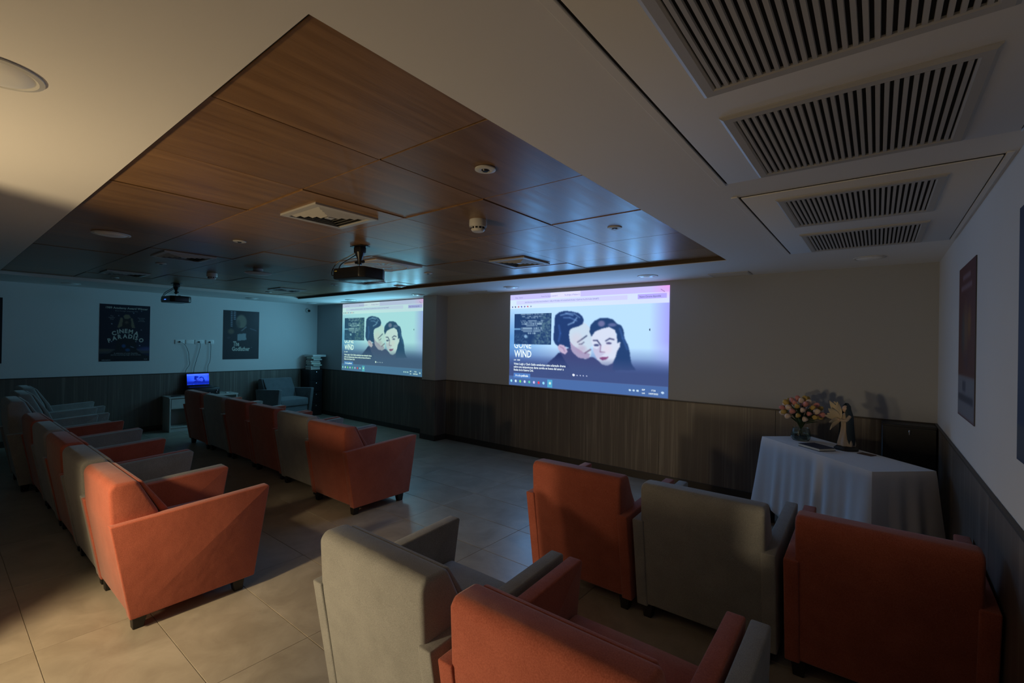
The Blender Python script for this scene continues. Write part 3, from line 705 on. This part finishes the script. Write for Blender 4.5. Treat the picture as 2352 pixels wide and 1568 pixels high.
def diffuser4(label, x, y, first=[None]):
    if first[0] is not None: dup(first[0], (x, y, HWD), 0, label, 'square ceiling diffusers'); return
    root = thing('air_diffuser', label, 'air vent', (x, y, HWD), 0, 'square ceiling diffusers'); first[0] = root
    def ring(a, za, c, zc, th=.0012):
        b = bmesh.new()
        def sq(s, z): return [b.verts.new((sx * s, sy * s, z)) for sx, sy in ((-1, -1), (1, -1), (1, 1), (-1, 1))]
        O, I, O2, I2 = sq(a, za), sq(c, zc), sq(a, za + th), sq(c, zc + th)
        for i in range(4):
            j = (i + 1) % 4
            b.faces.new((O[i], O[j], I[j], I[i])); b.faces.new((O2[j], O2[i], I2[i], I2[j])); b.faces.new((O[j], O[i], O2[i], O2[j])); b.faces.new((I[i], I[j], I2[j], I2[i]))
        return b
    obj('frame', ring(.205, -.011, .170, -.013, .011), M['metalw'], root, smooth=False)
    for k in range(4):
        s = .160 - k * .034
        obj('louver', ring(s, -.006, s - .020, -.017), M['metalw'], root, smooth=False)
    obj('core', bx(-.022, .022, -.022, .022, -.016, -.012), M['metalw'], root, smooth=False)
    obj('backing', bx(-.168, .168, -.168, .168, -.0025, -.0015), M['dark'], root, smooth=False)
for x, y, l in [(-2.655, 1.535, 'largest-looking square air diffuser, warm-lit, in the wood ceiling'), (-2.65, 3.455, 'square air diffuser glinting blue in front of the large projection'),
                (-5.13, 1.50, 'square air diffuser above the middle of the rear left row'), (-7.14, 1.49, 'faint square air diffuser at the far left of the wood ceiling'),
                (-7.14, 3.45, 'bluish square air diffuser near the far corner of the wood ceiling'), (-5.20, 3.47, 'square air diffuser just behind the near projector')]:
    diffuser4(l, x, y)
# swirl diffuser plate
root = thing('swirl_diffuser', 'square plate with circular vanes, right of the near projector', 'air vent', (-3.93, 2.86, HWD))
obj('plate', bx(-.275, .275, -.275, .275, -.010, -.001, .002, 1), M['ceil'], root)
b = bmesh.new()
for i in range(20):
    a = i * math.pi / 10
    p = [(.09, -.012), (.22, -.016), (.22, .016), (.09, .010)]
    c_, s_ = math.cos(a), math.sin(a)
    prism([(x * c_ - y * s_, x * s_ + y * c_) for x, y in p], -.0125, -.0102, 'z', bm=b)
sv = obj('vanes', b, M['metalw'], root, smooth=False); sv['kind'] = 'stuff'
obj('ring', lathe([(.235, -.010), (.238, -.015), (.246, -.015), (.25, -.010)], 40, caps=False), M['metalw'], root)

def slot_vent(label, x, y, w=.37, d=.22):
    root = thing('slot_vent', label, 'air vent', (x, y, HC))
    b = bx(-w / 2, w / 2, -d / 2, -d / 2 + .022, -.008, 0, .002, 1); bx(-w / 2, w / 2, d / 2 - .022, d / 2, -.008, 0, .002, 1, b); bx(-w / 2, -w / 2 + .022, -d / 2 + .022, d / 2 - .022, -.008, 0, .002, 1, b); bx(w / 2 - .022, w / 2, -d / 2 + .022, d / 2 - .022, -.008, 0, .002, 1, b)
    obj('frame', b, M['metalw'], root)
    obj('backing', bx(-w / 2 + .02, w / 2 - .02, -d / 2 + .02, d / 2 - .02, -.0015, -.0005), M['dark'], root, smooth=False)
    me = new_mesh('slat', prism([(-.006, -.002), (.004, -.009), (.006, -.008), (-.004, -.001)], -w / 2 + .02, w / 2 - .02, 'x'), M['metalw'], False)
    for i in range(9): obj('slat', me, None, root, (0, -d / 2 + .034 + i * (d - .068) / 8, 0))
slot_vent('rectangular slotted vent near the wall, right of the large projection', -1.17, 5.00)
slot_vent('rectangular slotted vent near the wall between the pilaster and the large projection', -4.49, 4.99)
slot_vent('rectangular slotted vent over the greenish projection', -7.82, 4.99)

# return-air grilles set in two hatches in the soffit at right
def hatch(label, x0, x1, y0, y1):
    root = thing('access_hatch', label, 'ceiling hatch', ((x0 + x1) / 2, (y0 + y1) / 2, HC), 0, 'ceiling hatches')
    w, d = (x1 - x0) / 2, (y1 - y0) / 2
    obj('shadow_gap', bx(-w, w, -d, d, -.0012, -.0002), M['dark'], root, smooth=False)
    obj('hatch_panel', bx(-w + .010, w - .004, -d + .004, d - .004, -.0075, -.0014, .002, 2), M['ceil'], root)
    obj('edge_trim', bx(-w - .030, -w - .001, -d - .02, d + .02, -.006, -.0002, .002, 1), M['ceil'], root)
    obj('edge_trim', bx(w + .001, w + .022, -d - .02, d + .02, -.006, -.0002, .002, 1), M['ceil'], root)
hatch('long ceiling hatch holding the two nearest large grilles', -.540, .362, .66, 2.205)
hatch('ceiling hatch holding the two farther grilles, next to the right-hand wall', -.540, .362, 2.450, 4.140)
def grille(label, x, y, first=[None]):
    z = HC - .0078
    if first[0] is not None: dup(first[0], (x, y, z), 0, label, 'slatted return-air grilles'); return
    root = thing('return_grille', label, 'air vent', (x, y, z), 0, 'slatted return-air grilles'); first[0] = root
    W2, I2, D2, E2 = .312, .273, .318, .277
    b = bmesh.new()
    def loop(a, c, z): return [b.verts.new((sx * a, sy * c, z)) for sx, sy in ((-1, -1), (1, -1), (1, 1), (-1, 1))]
    Ls = [loop(W2, D2, 0), loop(W2, D2, -.004), loop(W2 - .010, D2 - .010, -.010), loop(I2 + .006, E2 + .006, -.010), loop(I2, E2, -.007), loop(I2, E2, 0)]
    for A_, B_ in zip(Ls, Ls[1:]):
        for i in range(4): b.faces.new((A_[i], A_[(i + 1) % 4], B_[(i + 1) % 4], B_[i]))
    obj('frame', b, M['metalw'], root, smooth=False)
    obj('backing', bx(-I2, I2, -E2, E2, -.0012, -.0004), M['dark'], root, smooth=False)
    me = new_mesh('slat', prism([(-.0060, -.0022), (-.0052, -.0085), (.0045, -.0085), (.0060, -.0022)], -E2, E2, 'y'), M['metalw'], False)
    n = 27
    for i in range(n): obj('slat', me, None, root, (-I2 + .0105 + i * (2 * I2 - .021) / (n - 1), 0, 0))
for y, l in [(1.070, 'nearest slatted grille, cut by the top picture edge'), (1.858, 'second slatted grille from the viewer, largest fully visible'),
             (2.882, 'third slatted grille from the viewer, in the farther hatch'), (3.765, 'farthest and smallest-looking slatted grille')]:
    grille(l, -.088, y)

# smoke detectors and a hanging disc
def smoke(label, x, y, r):
    root = thing('smoke_detector', label, 'smoke detector', (x, y, HWD))
    obj('body', lathe([(r * .98, 0), (r, -.012), (r, -.038), (r * .96, -.044)], 32), M['white'], root)
    obj('chamber', lathe([(r * .80, -.044), (r * .78, -.062), (r * .62, -.072), (.001, -.074)], 28, caps=False), M['white'], root)
    me = new_mesh('vent_slot', bx(-.007, .007, -.001, .001, -.058, -.047), M['black'], False)
    for i in range(12):
        o = obj('vent_slot', me, None, root, (r * .80 * math.cos(i * math.pi / 6), r * .80 * math.sin(i * math.pi / 6), 0)); o.rotation_euler = (0, 0, i * math.pi / 6 + math.pi / 2)
smoke('white smoke detector in the middle of the wood ceiling', -1.965, 2.130, .055)
smoke('small smoke detector far off beside the far projector', -6.17, 2.09, .055)
root = thing('access_point', 'hanging round white dish on a short stem left of the near projector', 'ceiling device', (-5.33, 2.25, HWD))
obj('stem', lathe([(.05, 0), (.05, -.02), (.035, -.032)], 20), M['white'], root)
obj('dish', lathe([(.035, -.032), (.125, -.040), (.135, -.048), (.11, -.058), (.001, -.066)], 36), M['white'], root)
# projectors
def projector(label, x, y, rz, leds=True):
    root = thing('ceiling_projector', label, 'projector', (x, y, HWD), rz)
    obj('ceiling_plate', prism([(-.062, -.05), (.062, -.05), (.085, 0), (.062, .05), (-.062, .05), (-.085, 0)], -.007, -.0005, 'z', .001, 1), M['black'], root)
    b = bx(-.042, .042, -.03, .03, -.055, -.007, .006, 2)
    lathe([(.040, -.05), (.034, -.072), (.020, -.105), (.017, -.150)], 16, bm=b)
    m_ = obj('bracket', b, M['black'], root)
    for sx in (-1, 1): obj('knob', lathe([(.001, 0), (.0075, 0), (.0075, .022), (.012, .022), (.012, .038), (.001, .038)], 12), M['black'], root, (sx * .012, 0, -.128)).rotation_euler = (0, sx * math.pi / 2, 0)
    obj('rod', tube([(0, 0, -.148), (0, 0, -.176)], .006, 8), M['chrome'], root)
    body = obj('body', prism([(-.195, -.09), (-.165, -.128), (.15, -.128), (.185, -.09), (.185, .09), (.15, .13), (-.16, .13), (-.195, .09)], -.272, -.186, 'z', .012, 3), M['black'], root)
    obj('mount_arm', bx(-.12, .12, -.012, .012, -.186, -.176, .003, 1, bx(-.012, .012, -.07, .07, -.186, -.178, .003, 1)), M['blackm'], body)
    L_ = obj('lens', lathe([(.001, .001), (.030, .001), (.036, .018), (.036, -.016)], 24), M['blackm'], body)
    L_.rotation_euler = (math.radians(-90), 0, 0); L_.location = (.085, .121, -.225)
    if leds: obj('indicator', bx(-.045, -.030, -.1295, -.1275, -.238, -.232), M['led'], body, smooth=False)
    if leds: obj('indicator', bx(-.020, .008, -.1295, -.1275, -.238, -.232), M['led'], body, smooth=False)
    obj('sticker', bx(-.145, -.115, -.1295, -.128, -.214, -.206), M['label'], body, smooth=False)
    for p in ([(-.02, -.01, -.045), (-.10, -.04, -.085), (-.19, -.07, -.125), (-.225, -.09, -.18), (-.20, -.115, -.235), (-.15, -.118, -.24)],
              [(-.02, 0, -.055), (-.07, -.04, -.10), (-.115, -.09, -.15), (-.10, -.122, -.20), (-.09, -.118, -.225)]):
        obj('cable', tube(smooth_path(p), .0042, 6), M['black'], root)
    return root
projector('near black ceiling projector, largest, in the middle of the wood ceiling', -3.30, 2.175, math.radians(4), False)
projector('far black ceiling projector with blue indicator lights, above the arched-title poster', -7.80, 2.20, math.radians(4))

# ------------------------------------------------------------------ far wall: sockets, cables, media cabinet, laptop
sockets = [(2.705, .135, 'leftmost white socket plate in the row between the two posters'), (2.851, .122, 'second socket plate from the left between the two posters'),
           (2.994, .130, 'third socket plate from the left between the two posters'), (3.160, .125, 'rightmost socket plate, nearest the black poster')]
for i, (y, w, l) in enumerate(sockets):
    root = thing('wall_socket', l, 'socket', (XP, y, 1.472), 0, 'white wall sockets above the laptop')
    obj('plate', bx(0, .012, -w / 2, w / 2, -.037, .037, .003, 2), M['plate'], root)
    obj('module', bx(.010, .013, -w / 2 + .012, w / 2 - .012, -.022, .022, .002, 1), M['plate'], root)
    if i != 1: obj('plug', bx(.013, .034, -.020, .006, -.012, .012, .005, 2), M['black'], root)
cabs = [((XP + .045, 2.700, 1.468), [(2.775, 1.42), (2.825, 1.30), (2.838, 1.18), (2.845, 1.08), (2.79, .97), (2.785, .80), (2.80, .60)], 'black cable hanging from the leftmost socket, bending left at the panelling'),
        ((XP + .045, 2.990, 1.466), [(3.003, 1.40), (2.985, 1.30), (2.955, 1.18), (2.925, 1.06), (2.912, .98), (2.90, .70)], 'black cable slanting left from the third socket down behind the laptop'),
        ((XP + .045, 3.152, 1.466), [(3.168, 1.40), (3.165, 1.26), (3.160, 1.14), (3.128, 1.05), (3.125, .96), (3.12, .70)], 'black cable hanging from the rightmost socket to the amplifier')]
for st, pts, l in cabs:
    tag(obj('power_cable', tube(smooth_path([st] + [(XP + .03, y, z) for y, z in pts]), .0035, 6), M['black']), l, 'cable', 'cables hanging from the sockets')
TX = -9.0
root = thing('media_cabinet', 'low white cabinet with a drawer and open shelf under the laptop', 'cabinet', (0, 0, 0))
y0, y1 = 2.475, 3.50
obj('top_board', bx(XP + .02, TX, y0 - .01, y1, .545, .57, .002, 1), M['desk'], root)
for y in (y0, y0 + .34, y1 - .03): obj('side_panel', bx(XP + .02, TX - .004, y, y + .02, 0, .545, .002, 1), M['desk'], root)
obj('bottom_shelf', bx(XP + .02, TX - .006, y0 + .02, y0 + .34, .06, .08, .002, 1), M['desk'], root)
obj('plinth', bx(XP + .02, TX - .02, y0 + .02, y0 + .34, 0, .06), M['desk'], root)
obj('back_board', bx(XP + .022, XP + .03, y0 + .02, y1 - .03, .08, .545), M['desk'], root)
obj('middle_shelf', bx(XP + .03, TX - .006, y0 + .02, y0 + .34, .375, .39), M['desk'], root)
obj('drawer_front', bx(TX - .018, TX, y0 + .022, y0 + .338, .385, .535, .003, 1), M['desk'], root)
tag(obj('remote_control', bx(-9.14, -9.09, 2.52, 2.66, .571, .583, .004, 2), M['black']), 'dark flat remote lying on the left end of the white cabinet', 'remote control')
tag(obj('adapter', bx(-9.12, -9.07, 3.33, 3.37, .571, .590, .004, 2, tube(smooth_path([(-9.10, 3.33, .58), (-9.12, 3.27, .60), (-9.16, 3.22, .59), (-9.22, 3.25, .576)]), .003)), M['white']), 'small white adapter with a wire on the cabinet right of the amplifier', 'adapter')
root = thing('amplifier', 'black amplifier box under the laptop', 'amplifier', (0, 0, 0))
obj('case', bx(-9.33, -9.04, 2.765, 3.215, .573, .690, .004, 2), M['black'], root)
obj('display', bx(-9.041, -9.038, 2.955, 3.02, .595, .606), mat('amp_display', (.02, .05, .3), .4, emit=((.25, .5, 1.0), 2.5)), root, smooth=False)
for y, z in ((3.06, .60), (3.175, .64), (3.165, .61)):
    q = obj('knob', lathe([(.012, 0), (.011, .016), (.001, .017)], 14), M['chrome'], root); q.rotation_euler = (0, math.radians(90), 0); q.location = (-9.040, y, z)
root = thing('laptop', 'open laptop with a glowing blue screen on the amplifier', 'laptop', (0, 0, 0))
obj('keyboard_base', bx(-9.29, -9.06, 2.775, 3.135, .691, .708, .004, 2), M['black'], root)
kb = bmesh.new()
for i in range(4):
    for j in range(12): bx(-9.25 + i * .035, -9.222 + i * .035, 2.80 + j * .026, 2.822 + j * .026, .708, .7105, bm=kb)
kbo = obj('keys', kb, M['blackm'], root, smooth=False); kbo['kind'] = 'stuff'
lid = bpy.data.objects.new('lid', None)
lidm = bx(-.006, .006, -.18, .18, 0, .225, .004, 2)
lid = obj('lid', lidm, M['black'], root, (-9.255, 2.955, .710)); lid.rotation_euler = (0, math.radians(-10), 0)
lf = Frame((.0065, -.166, .212), .332, .190, (0, 1, 0), (1, 0, 0))
lr = couple_picture(84, 50); lr.A = lr.A * np.array([.50, .62, .95]) + np.array([0, 6, 60])
lr.A[lr.V > .16] *= .8
obj('screen', lf.mesh(lr, 'screen', attr_mat('laptop_screen_light', True, (.55, .75, 1.3), 1.1), 0), None, lid)
# corner tower with books, white box, security camera
root = thing('tower_cabinet', 'narrow black drawer tower in the far corner under the books', 'cabinet', (0, 0, 0))
obj('carcass', bx(-9.355, -9.00, 4.83, 5.10, 0, .935, .004, 1), M['blackm'], root)
for k in range(4):
    d = obj('drawer', bx(-9.00, -8.988, 4.84, 5.09, .03 + k * .226, .245 + k * .226, .003, 1), M['black'], root)
    q = obj('knob', lathe([(.011, 0), (.013, .014), (.001, .018)], 12), M['chrome'], d); q.rotation_euler = (0, math.radians(90), 0); q.location = (-8.988, 4.965, .205 + k * .226)
rnd = random.Random(4); z = .936
bl = ['lowest book of the stack on the black tower', 'second book from the bottom on the black tower', 'third book up in the stack on the black tower', 'fourth book up in the stack on the black tower',
      'fifth book up in the stack on the black tower', 'sixth book up in the stack on the black tower', 'topmost book of the stack, under the white box']
for k, t in enumerate([.036, .040, .030, .044, .036, .032, .038]):
    dx, dy = rnd.uniform(-.02, .02), rnd.uniform(-.015, .015)
    root = thing('book', bl[k], 'book', (-9.105 + dx, 4.965 + dy, z), rnd.uniform(-.12, .12), 'books on the black tower')
    cm = M['bcov'][k % 4]
    obj('cover', bx(-.122, .118, -.100, .100, 0, .003, bm=bx(-.122, .118, -.100, .100, t - .003, t, bm=bx(-.122, -.118, -.1, .1, .003, t - .003))), cm, root, smooth=False)
    obj('pages', bx(-.117, .112, -.094, .094, .0032, t - .0032), M['paper'], root, smooth=False)
    z += t + .0008
tag(obj('flat_box', bx(-9.30, -8.955, 4.865, 5.150, z, z + .042, .004, 1), M['white']), 'flat white box on top of the book stack in the far corner', 'box')
root = thing('security_camera', 'small round security camera high on the wall by the far corner', 'camera', (XP, 4.955, 2.150))
q = obj('housing', lathe([(.045, 0), (.045, .02), (.036, .034), (.001, .036)], 24), M['white'], root); q.rotation_euler = (0, math.radians(90), 0)
q = obj('lens', lathe([(.024, 0), (.024, .028), (.016, .034), (.001, .032)], 20), M['black'], root); q.rotation_euler = (0, math.radians(90), 0); q.location = (.03, .012, -.004)

# ------------------------------------------------------------------ draped table with vase, statue, books; black cabinet
TC = Vector((-.245, 4.42, 0)); TA = math.atan2(-.83, .784)
TL, TWd, TZ = 1.14, .455, .745
root = thing('side_table', 'table hidden under the white cloth in the right corner', 'table', TC, TA)
obj('tabletop', bx(-TL / 2 + .006, TL / 2 - .006, -TWd / 2 + .006, TWd / 2 - .006, TZ - .028, TZ - .003, .002, 1), M['desk'], root)
for sx in (-1, 1):
    for sy in (-1, 1): obj('leg', bx(sx * (TL / 2 - .07) - .018, sx * (TL / 2 - .07) + .018, sy * (TWd / 2 - .05) - .018, sy * (TWd / 2 - .05) + .018, 0, TZ - .03, .003, 1), M['leg'], root)
def cloth():
    b = bmesh.new(); n = 260; per = 2 * (TL + TWd); rows = 16; prev = None
    def pt(s):
        s %= per
        if s < TL: return Vector((-TL / 2 + s, -TWd / 2)), Vector((0, -1)), s / TL, 0
        s -= TL
        if s < TWd: return Vector((TL / 2, -TWd / 2 + s)), Vector((1, 0)), s / TWd, 1
        s -= TWd
        if s < TL: return Vector((TL / 2 - s, TWd / 2)), Vector((0, 1)), s / TL, 2
        s -= TL
        return Vector((-TL / 2, TWd / 2 - s)), Vector((-1, 0)), s / TWd, 3
    R = []
    for r in range(rows + 1):
        t = r / rows; ring = []
        for i in range(n):
            s = per * i / n; p, nn, f, side = pt(s)
            e = abs(f - .5) * 2; corner = e ** 7
            nv = nn
            if f > .9:
                n2 = pt(s + per * .25 * 0 + (1 - f + .02) * (TL if side in (0, 2) else TWd))[1]; w = (f - .9) / .2; nv = (nn * (1 - w) + n2 * w).normalized()
            elif f < .1:
                n2 = pt(s - (f + .02) * (TL if side in (0, 2) else TWd))[1]; w = (.1 - f) / .2; nv = (nn * (1 - w) + n2 * w).normalized()
            wave = math.sin(s * 31 + math.sin(s * 9) * 1.6) * .5 + math.sin(s * 57 + 1.3) * .28 + math.sin(s * 17 + 2) * .35
            drop = .60 + .035 * math.sin(s * 4.2 + .6) + .10 * corner - (.07 * math.exp(-((s - .17) / .10) ** 2))
            out = .004 + (.020 + .055 * corner) * t + wave * .026 * t ** .8 * (1 - .3 * corner) + .018 * t * t
            z = TZ - drop * t
            if r == 0: out, z = .002, TZ
            q = p + nv * out
            wx = TC.x + q.x * math.cos(TA) - q.y * math.sin(TA); lim = XR - .030
            if wx > lim: q = q - Vector((math.cos(-TA), math.sin(-TA))) * (wx - lim)
            ring.append(b.verts.new((q.x, q.y, max(.006, z))))
        R.append(ring)
    for A_, B_ in zip(R, R[1:]):
        for i in range(n): b.faces.new((A_[i], A_[(i + 1) % n], B_[(i + 1) % n], B_[i]))
    b.faces.new(R[0])
    return b
clo = obj('tablecloth', cloth(), M['cloth'], None, TC); clo.rotation_euler = (0, 0, TA)
sm = clo.modifiers.new('thick', 'SOLIDIFY'); sm.thickness = .002; sm.offset = 1
tag(clo, 'white cloth draped to the floor over the corner table', 'tablecloth')
ZT = TZ + .0025
VX, VY = -.515, 4.725
root = thing('glass_vase', 'clear glass vase on the white cloth holding tulips', 'vase', (VX, VY, ZT))
obj('glass', lathe([(.001, 0), (.060, 0), (.074, .020), (.078, .045), (.070, .085), (.063, .100), (.066, .108), (.063, .108), (.060, .100), (.066, .085), (.074, .045), (.070, .022), (.057, .006), (.001, .005)], 40, caps=False), M['glass'], root)
obj('water', lathe([(.001, .0065), (.056, .0075), (.0685, .023), (.0725, .045), (.0705, .060), (.001, .060)], 36, caps=False), M['water'], root)
root = thing('tulip_bouquet', 'bouquet of yellow, pink and cream tulips in the glass vase', 'flowers', (VX, VY, ZT))
rnd = random.Random(11)
def tulip_head(m):
    b = bmesh.new()
    lathe([(.004, -.018), (.013, -.012), (.0185, .002), (.017, .016), (.010, .026), (.002, .030)], 12, bm=b, wob=lambda t, k: 1 + (.12 * math.cos(6 * math.pi * t) if k > 1 else 0))
    return new_mesh('flower', b, m)
heads = [tulip_head(M['tyel']), tulip_head(M['tpink']), tulip_head(M['tcream'])]
for i in range(46):
    az = i * 2.399; ct = 1 - 1.35 * (i + .5) / 46; sn = math.sqrt(max(0, 1 - ct * ct)); rr = .138 + rnd.uniform(-.014, .012)
    tip = Vector((math.cos(az) * sn * rr, math.sin(az) * sn * rr, .238 + ct * rr * .85))
    a0 = Vector((-tip.x * .25, -tip.y * .25, .015 + rnd.uniform(0, .02))); a1 = Vector((tip.x * .08, tip.y * .08, .115)); a2 = tip * .55 + Vector((0, 0, .10))
    st = obj('stem', tube(smooth_path([a0, a1, a2, tip], 4), .0022, 5), M['stem'], root)
    o = obj('flower', heads[i % 3], None, root, tip)
    d = (tip - a2).normalized(); o.rotation_euler = d.to_track_quat('Z', 'Y').to_euler(); s = rnd.uniform(1.0, 1.3); o.scale = (s, s, s)
b = bmesh.new(); v = [b.verts.new(p) for p in ((0, 0, 0), (.012, .03, .004), (.010, .075, .0), (0, .115, -.012), (-.010, .075, 0), (-.012, .03, .004))]; m0 = b.verts.new((0, .06, -.006))
for i in range(6): b.faces.new((v[i], v[(i + 1) % 6], m0))
lm_ = new_mesh('leaf', b, M['leaf'])
for i in range(22):
    az = i * 2.1 + .4; o = obj('leaf', lm_, None, root, (math.cos(az) * .03, math.sin(az) * .03, .14 + .09 * ((i * .37) % 1)))
    o.rotation_euler = (math.radians(20 + 45 * ((i * .7) % 1)), 0, az - math.pi / 2)
# statue: mantled figure with long pale leaves
SX, SY = -.185, 4.535
root = thing('religious_statue', 'small statue in a dark mantle holding long pale lily leaves, right of the vase', 'statue', (SX, SY, ZT), math.radians(35))
obj('base', lathe([(.001, 0), (.078, 0), (.080, .012), (.068, .026), (.058, .034), (.001, .036)], 28, wob=lambda t, k: 1 + .05 * math.sin(10 * math.pi * t)), M['sbase'], root)
obj('robe', lathe([(.056, .034), (.058, .05), (.050, .09), (.040, .14), (.036, .19), (.038, .23), (.034, .27), (.020, .29)], 36, wob=lambda t, k: 1 + (.10 * math.sin(14 * math.pi * t) if k < 4 else .03 * math.sin(10 * math.pi * t))), M['robe'], root)
def mantle():
    b = bmesh.new(); R = []
    for k, (r, z, a) in enumerate([(.062, .042, 100), (.060, .09, 115), (.054, .15, 122), (.050, .21, 125), (.048, .26, 128), (.038, .295, 135), (.031, .32, 130), (.028, .345, 118), (.012, .368, 110)]):
        R.append([b.verts.new((r * math.cos(math.radians(90 - a + 2 * a * i / 20 - 90 + 0)), r * math.sin(math.radians(90 - a + 2 * a * i / 20 - 90)) + .004, z)) for i in range(21)])
    for A_, B_ in zip(R, R[1:]):
        for i in range(20): b.faces.new((A_[i], A_[i + 1], B_[i + 1], B_[i]))
    bmesh.ops.recalc_face_normals(b, faces=b.faces)
    bmesh.ops.solidify(b, geom=list(b.faces), thickness=.004)
    return b
obj('mantle', mantle(), M['mantle'], root)
hd = bmesh.new(); bmesh.ops.create_uvsphere(hd, u_segments=18, v_segments=14, radius=.023)
for q in hd.verts: q.co.z *= 1.25; q.co.x += .012 * max(0, -q.co.z) ; 
bmesh.ops.translate(hd, verts=hd.verts, vec=(-.010, .0, .322))
bmesh.ops.create_cone(hd, segments=8, radius1=.005, radius2=.001, depth=.012, matrix=Matrix.Translation((-.034, 0, .320)) @ Matrix.Rotation(math.radians(-90), 4, 'Y'), cap_ends=True)
obj('head', hd, M['skin'], root)
for s in (-1, 1):
    obj('arm', tube(smooth_path([(0, s * .036, .27), (-.03, s * .040, .235), (-.055, s * .012, .235)], 4), [.013] * 5 + [.010] * 4, 8), M['robe'], root)
    hb = bmesh.new(); bmesh.ops.create_uvsphere(hb, u_segments=10, v_segments=8, radius=.009); bmesh.ops.scale(hb, vec=(1.4, .8, .9), verts=hb.verts); bmesh.ops.translate(hb, verts=hb.verts, vec=(-.062, s * .008, .236)); obj('hand', hb, M['skin'], root)
def petal(L):
    b = bmesh.new(); n = 8; Lf, Rt, Md = [], [], []
    for i in range(n + 1):
        t = i / n; w = .024 * math.sin(math.pi * min(1, t * .9 + .08)); zc = .012 * math.sin(math.pi * t)
        Lf.append(b.verts.new((-w, t * L, zc))); Rt.append(b.verts.new((w, t * L, zc))); Md.append(b.verts.new((0, t * L, zc - .006)))
    for i in range(n): b.faces.new((Lf[i], Md[i], Md[i + 1], Lf[i + 1])); b.faces.new((Md[i], Rt[i], Rt[i + 1], Md[i + 1]))
    return b
for k, (L, ax, az, zz) in enumerate([(.15, 62, 75, .235), (.12, 40, 95, .24), (.11, 12, 85, .24), (.10, -8, 105, .235), (.10, -42, 90, .23), (.13, 75, 110, .24), (.09, 25, 60, .235), (.12, 70, 50, .25)]):
    o = obj('lily_leaf', petal(L * 1.12), M['cream'], root, (-.045, 0, zz)); o.rotation_mode = 'YXZ'; o.rotation_euler = (math.radians(ax), math.radians(62), math.radians(az))
root = thing('holy_book', 'dark flat book lying on the white cloth between vase and statue', 'book', (-.372, 4.425, ZT), math.radians(-8))
root.rotation_euler = (0, 0, TA + math.radians(95))
obj('cover', bx(-.075, .075, -.105, .105, 0, .003, .001, 1, bx(-.075, .075, -.105, .105, .019, .022, .001, 1)), M['book'], root)
obj('pages', bx(-.071, .070, -.101, .101, .0032, .0188), M['paper'], root, smooth=False)
tag(obj('prayer_card', bx(-.05, .05, -.035, .035, 0, .004, .001, 1), M['book2'], None, (-.055, 4.435, ZT)), 'small brown booklet right of the statue on the white cloth', 'booklet').rotation_euler = (0, 0, TA + .3)
root = thing('black_locker', 'plain black metal cabinet in the right corner behind the draped table', 'cabinet', (0, 0, 0))
obj('carcass', bx(.035, .378, 4.94, 5.16, 0, .935, .004, 1), M['blackm'], root)
d = obj('door', bx(.040, .373, 4.928, 4.94, .02, .92, .003, 1), M['black'], root)
obj('handle', bx(.205, .214, 4.912, 4.928, .86, .90, .002, 1), M['chrome'], d)
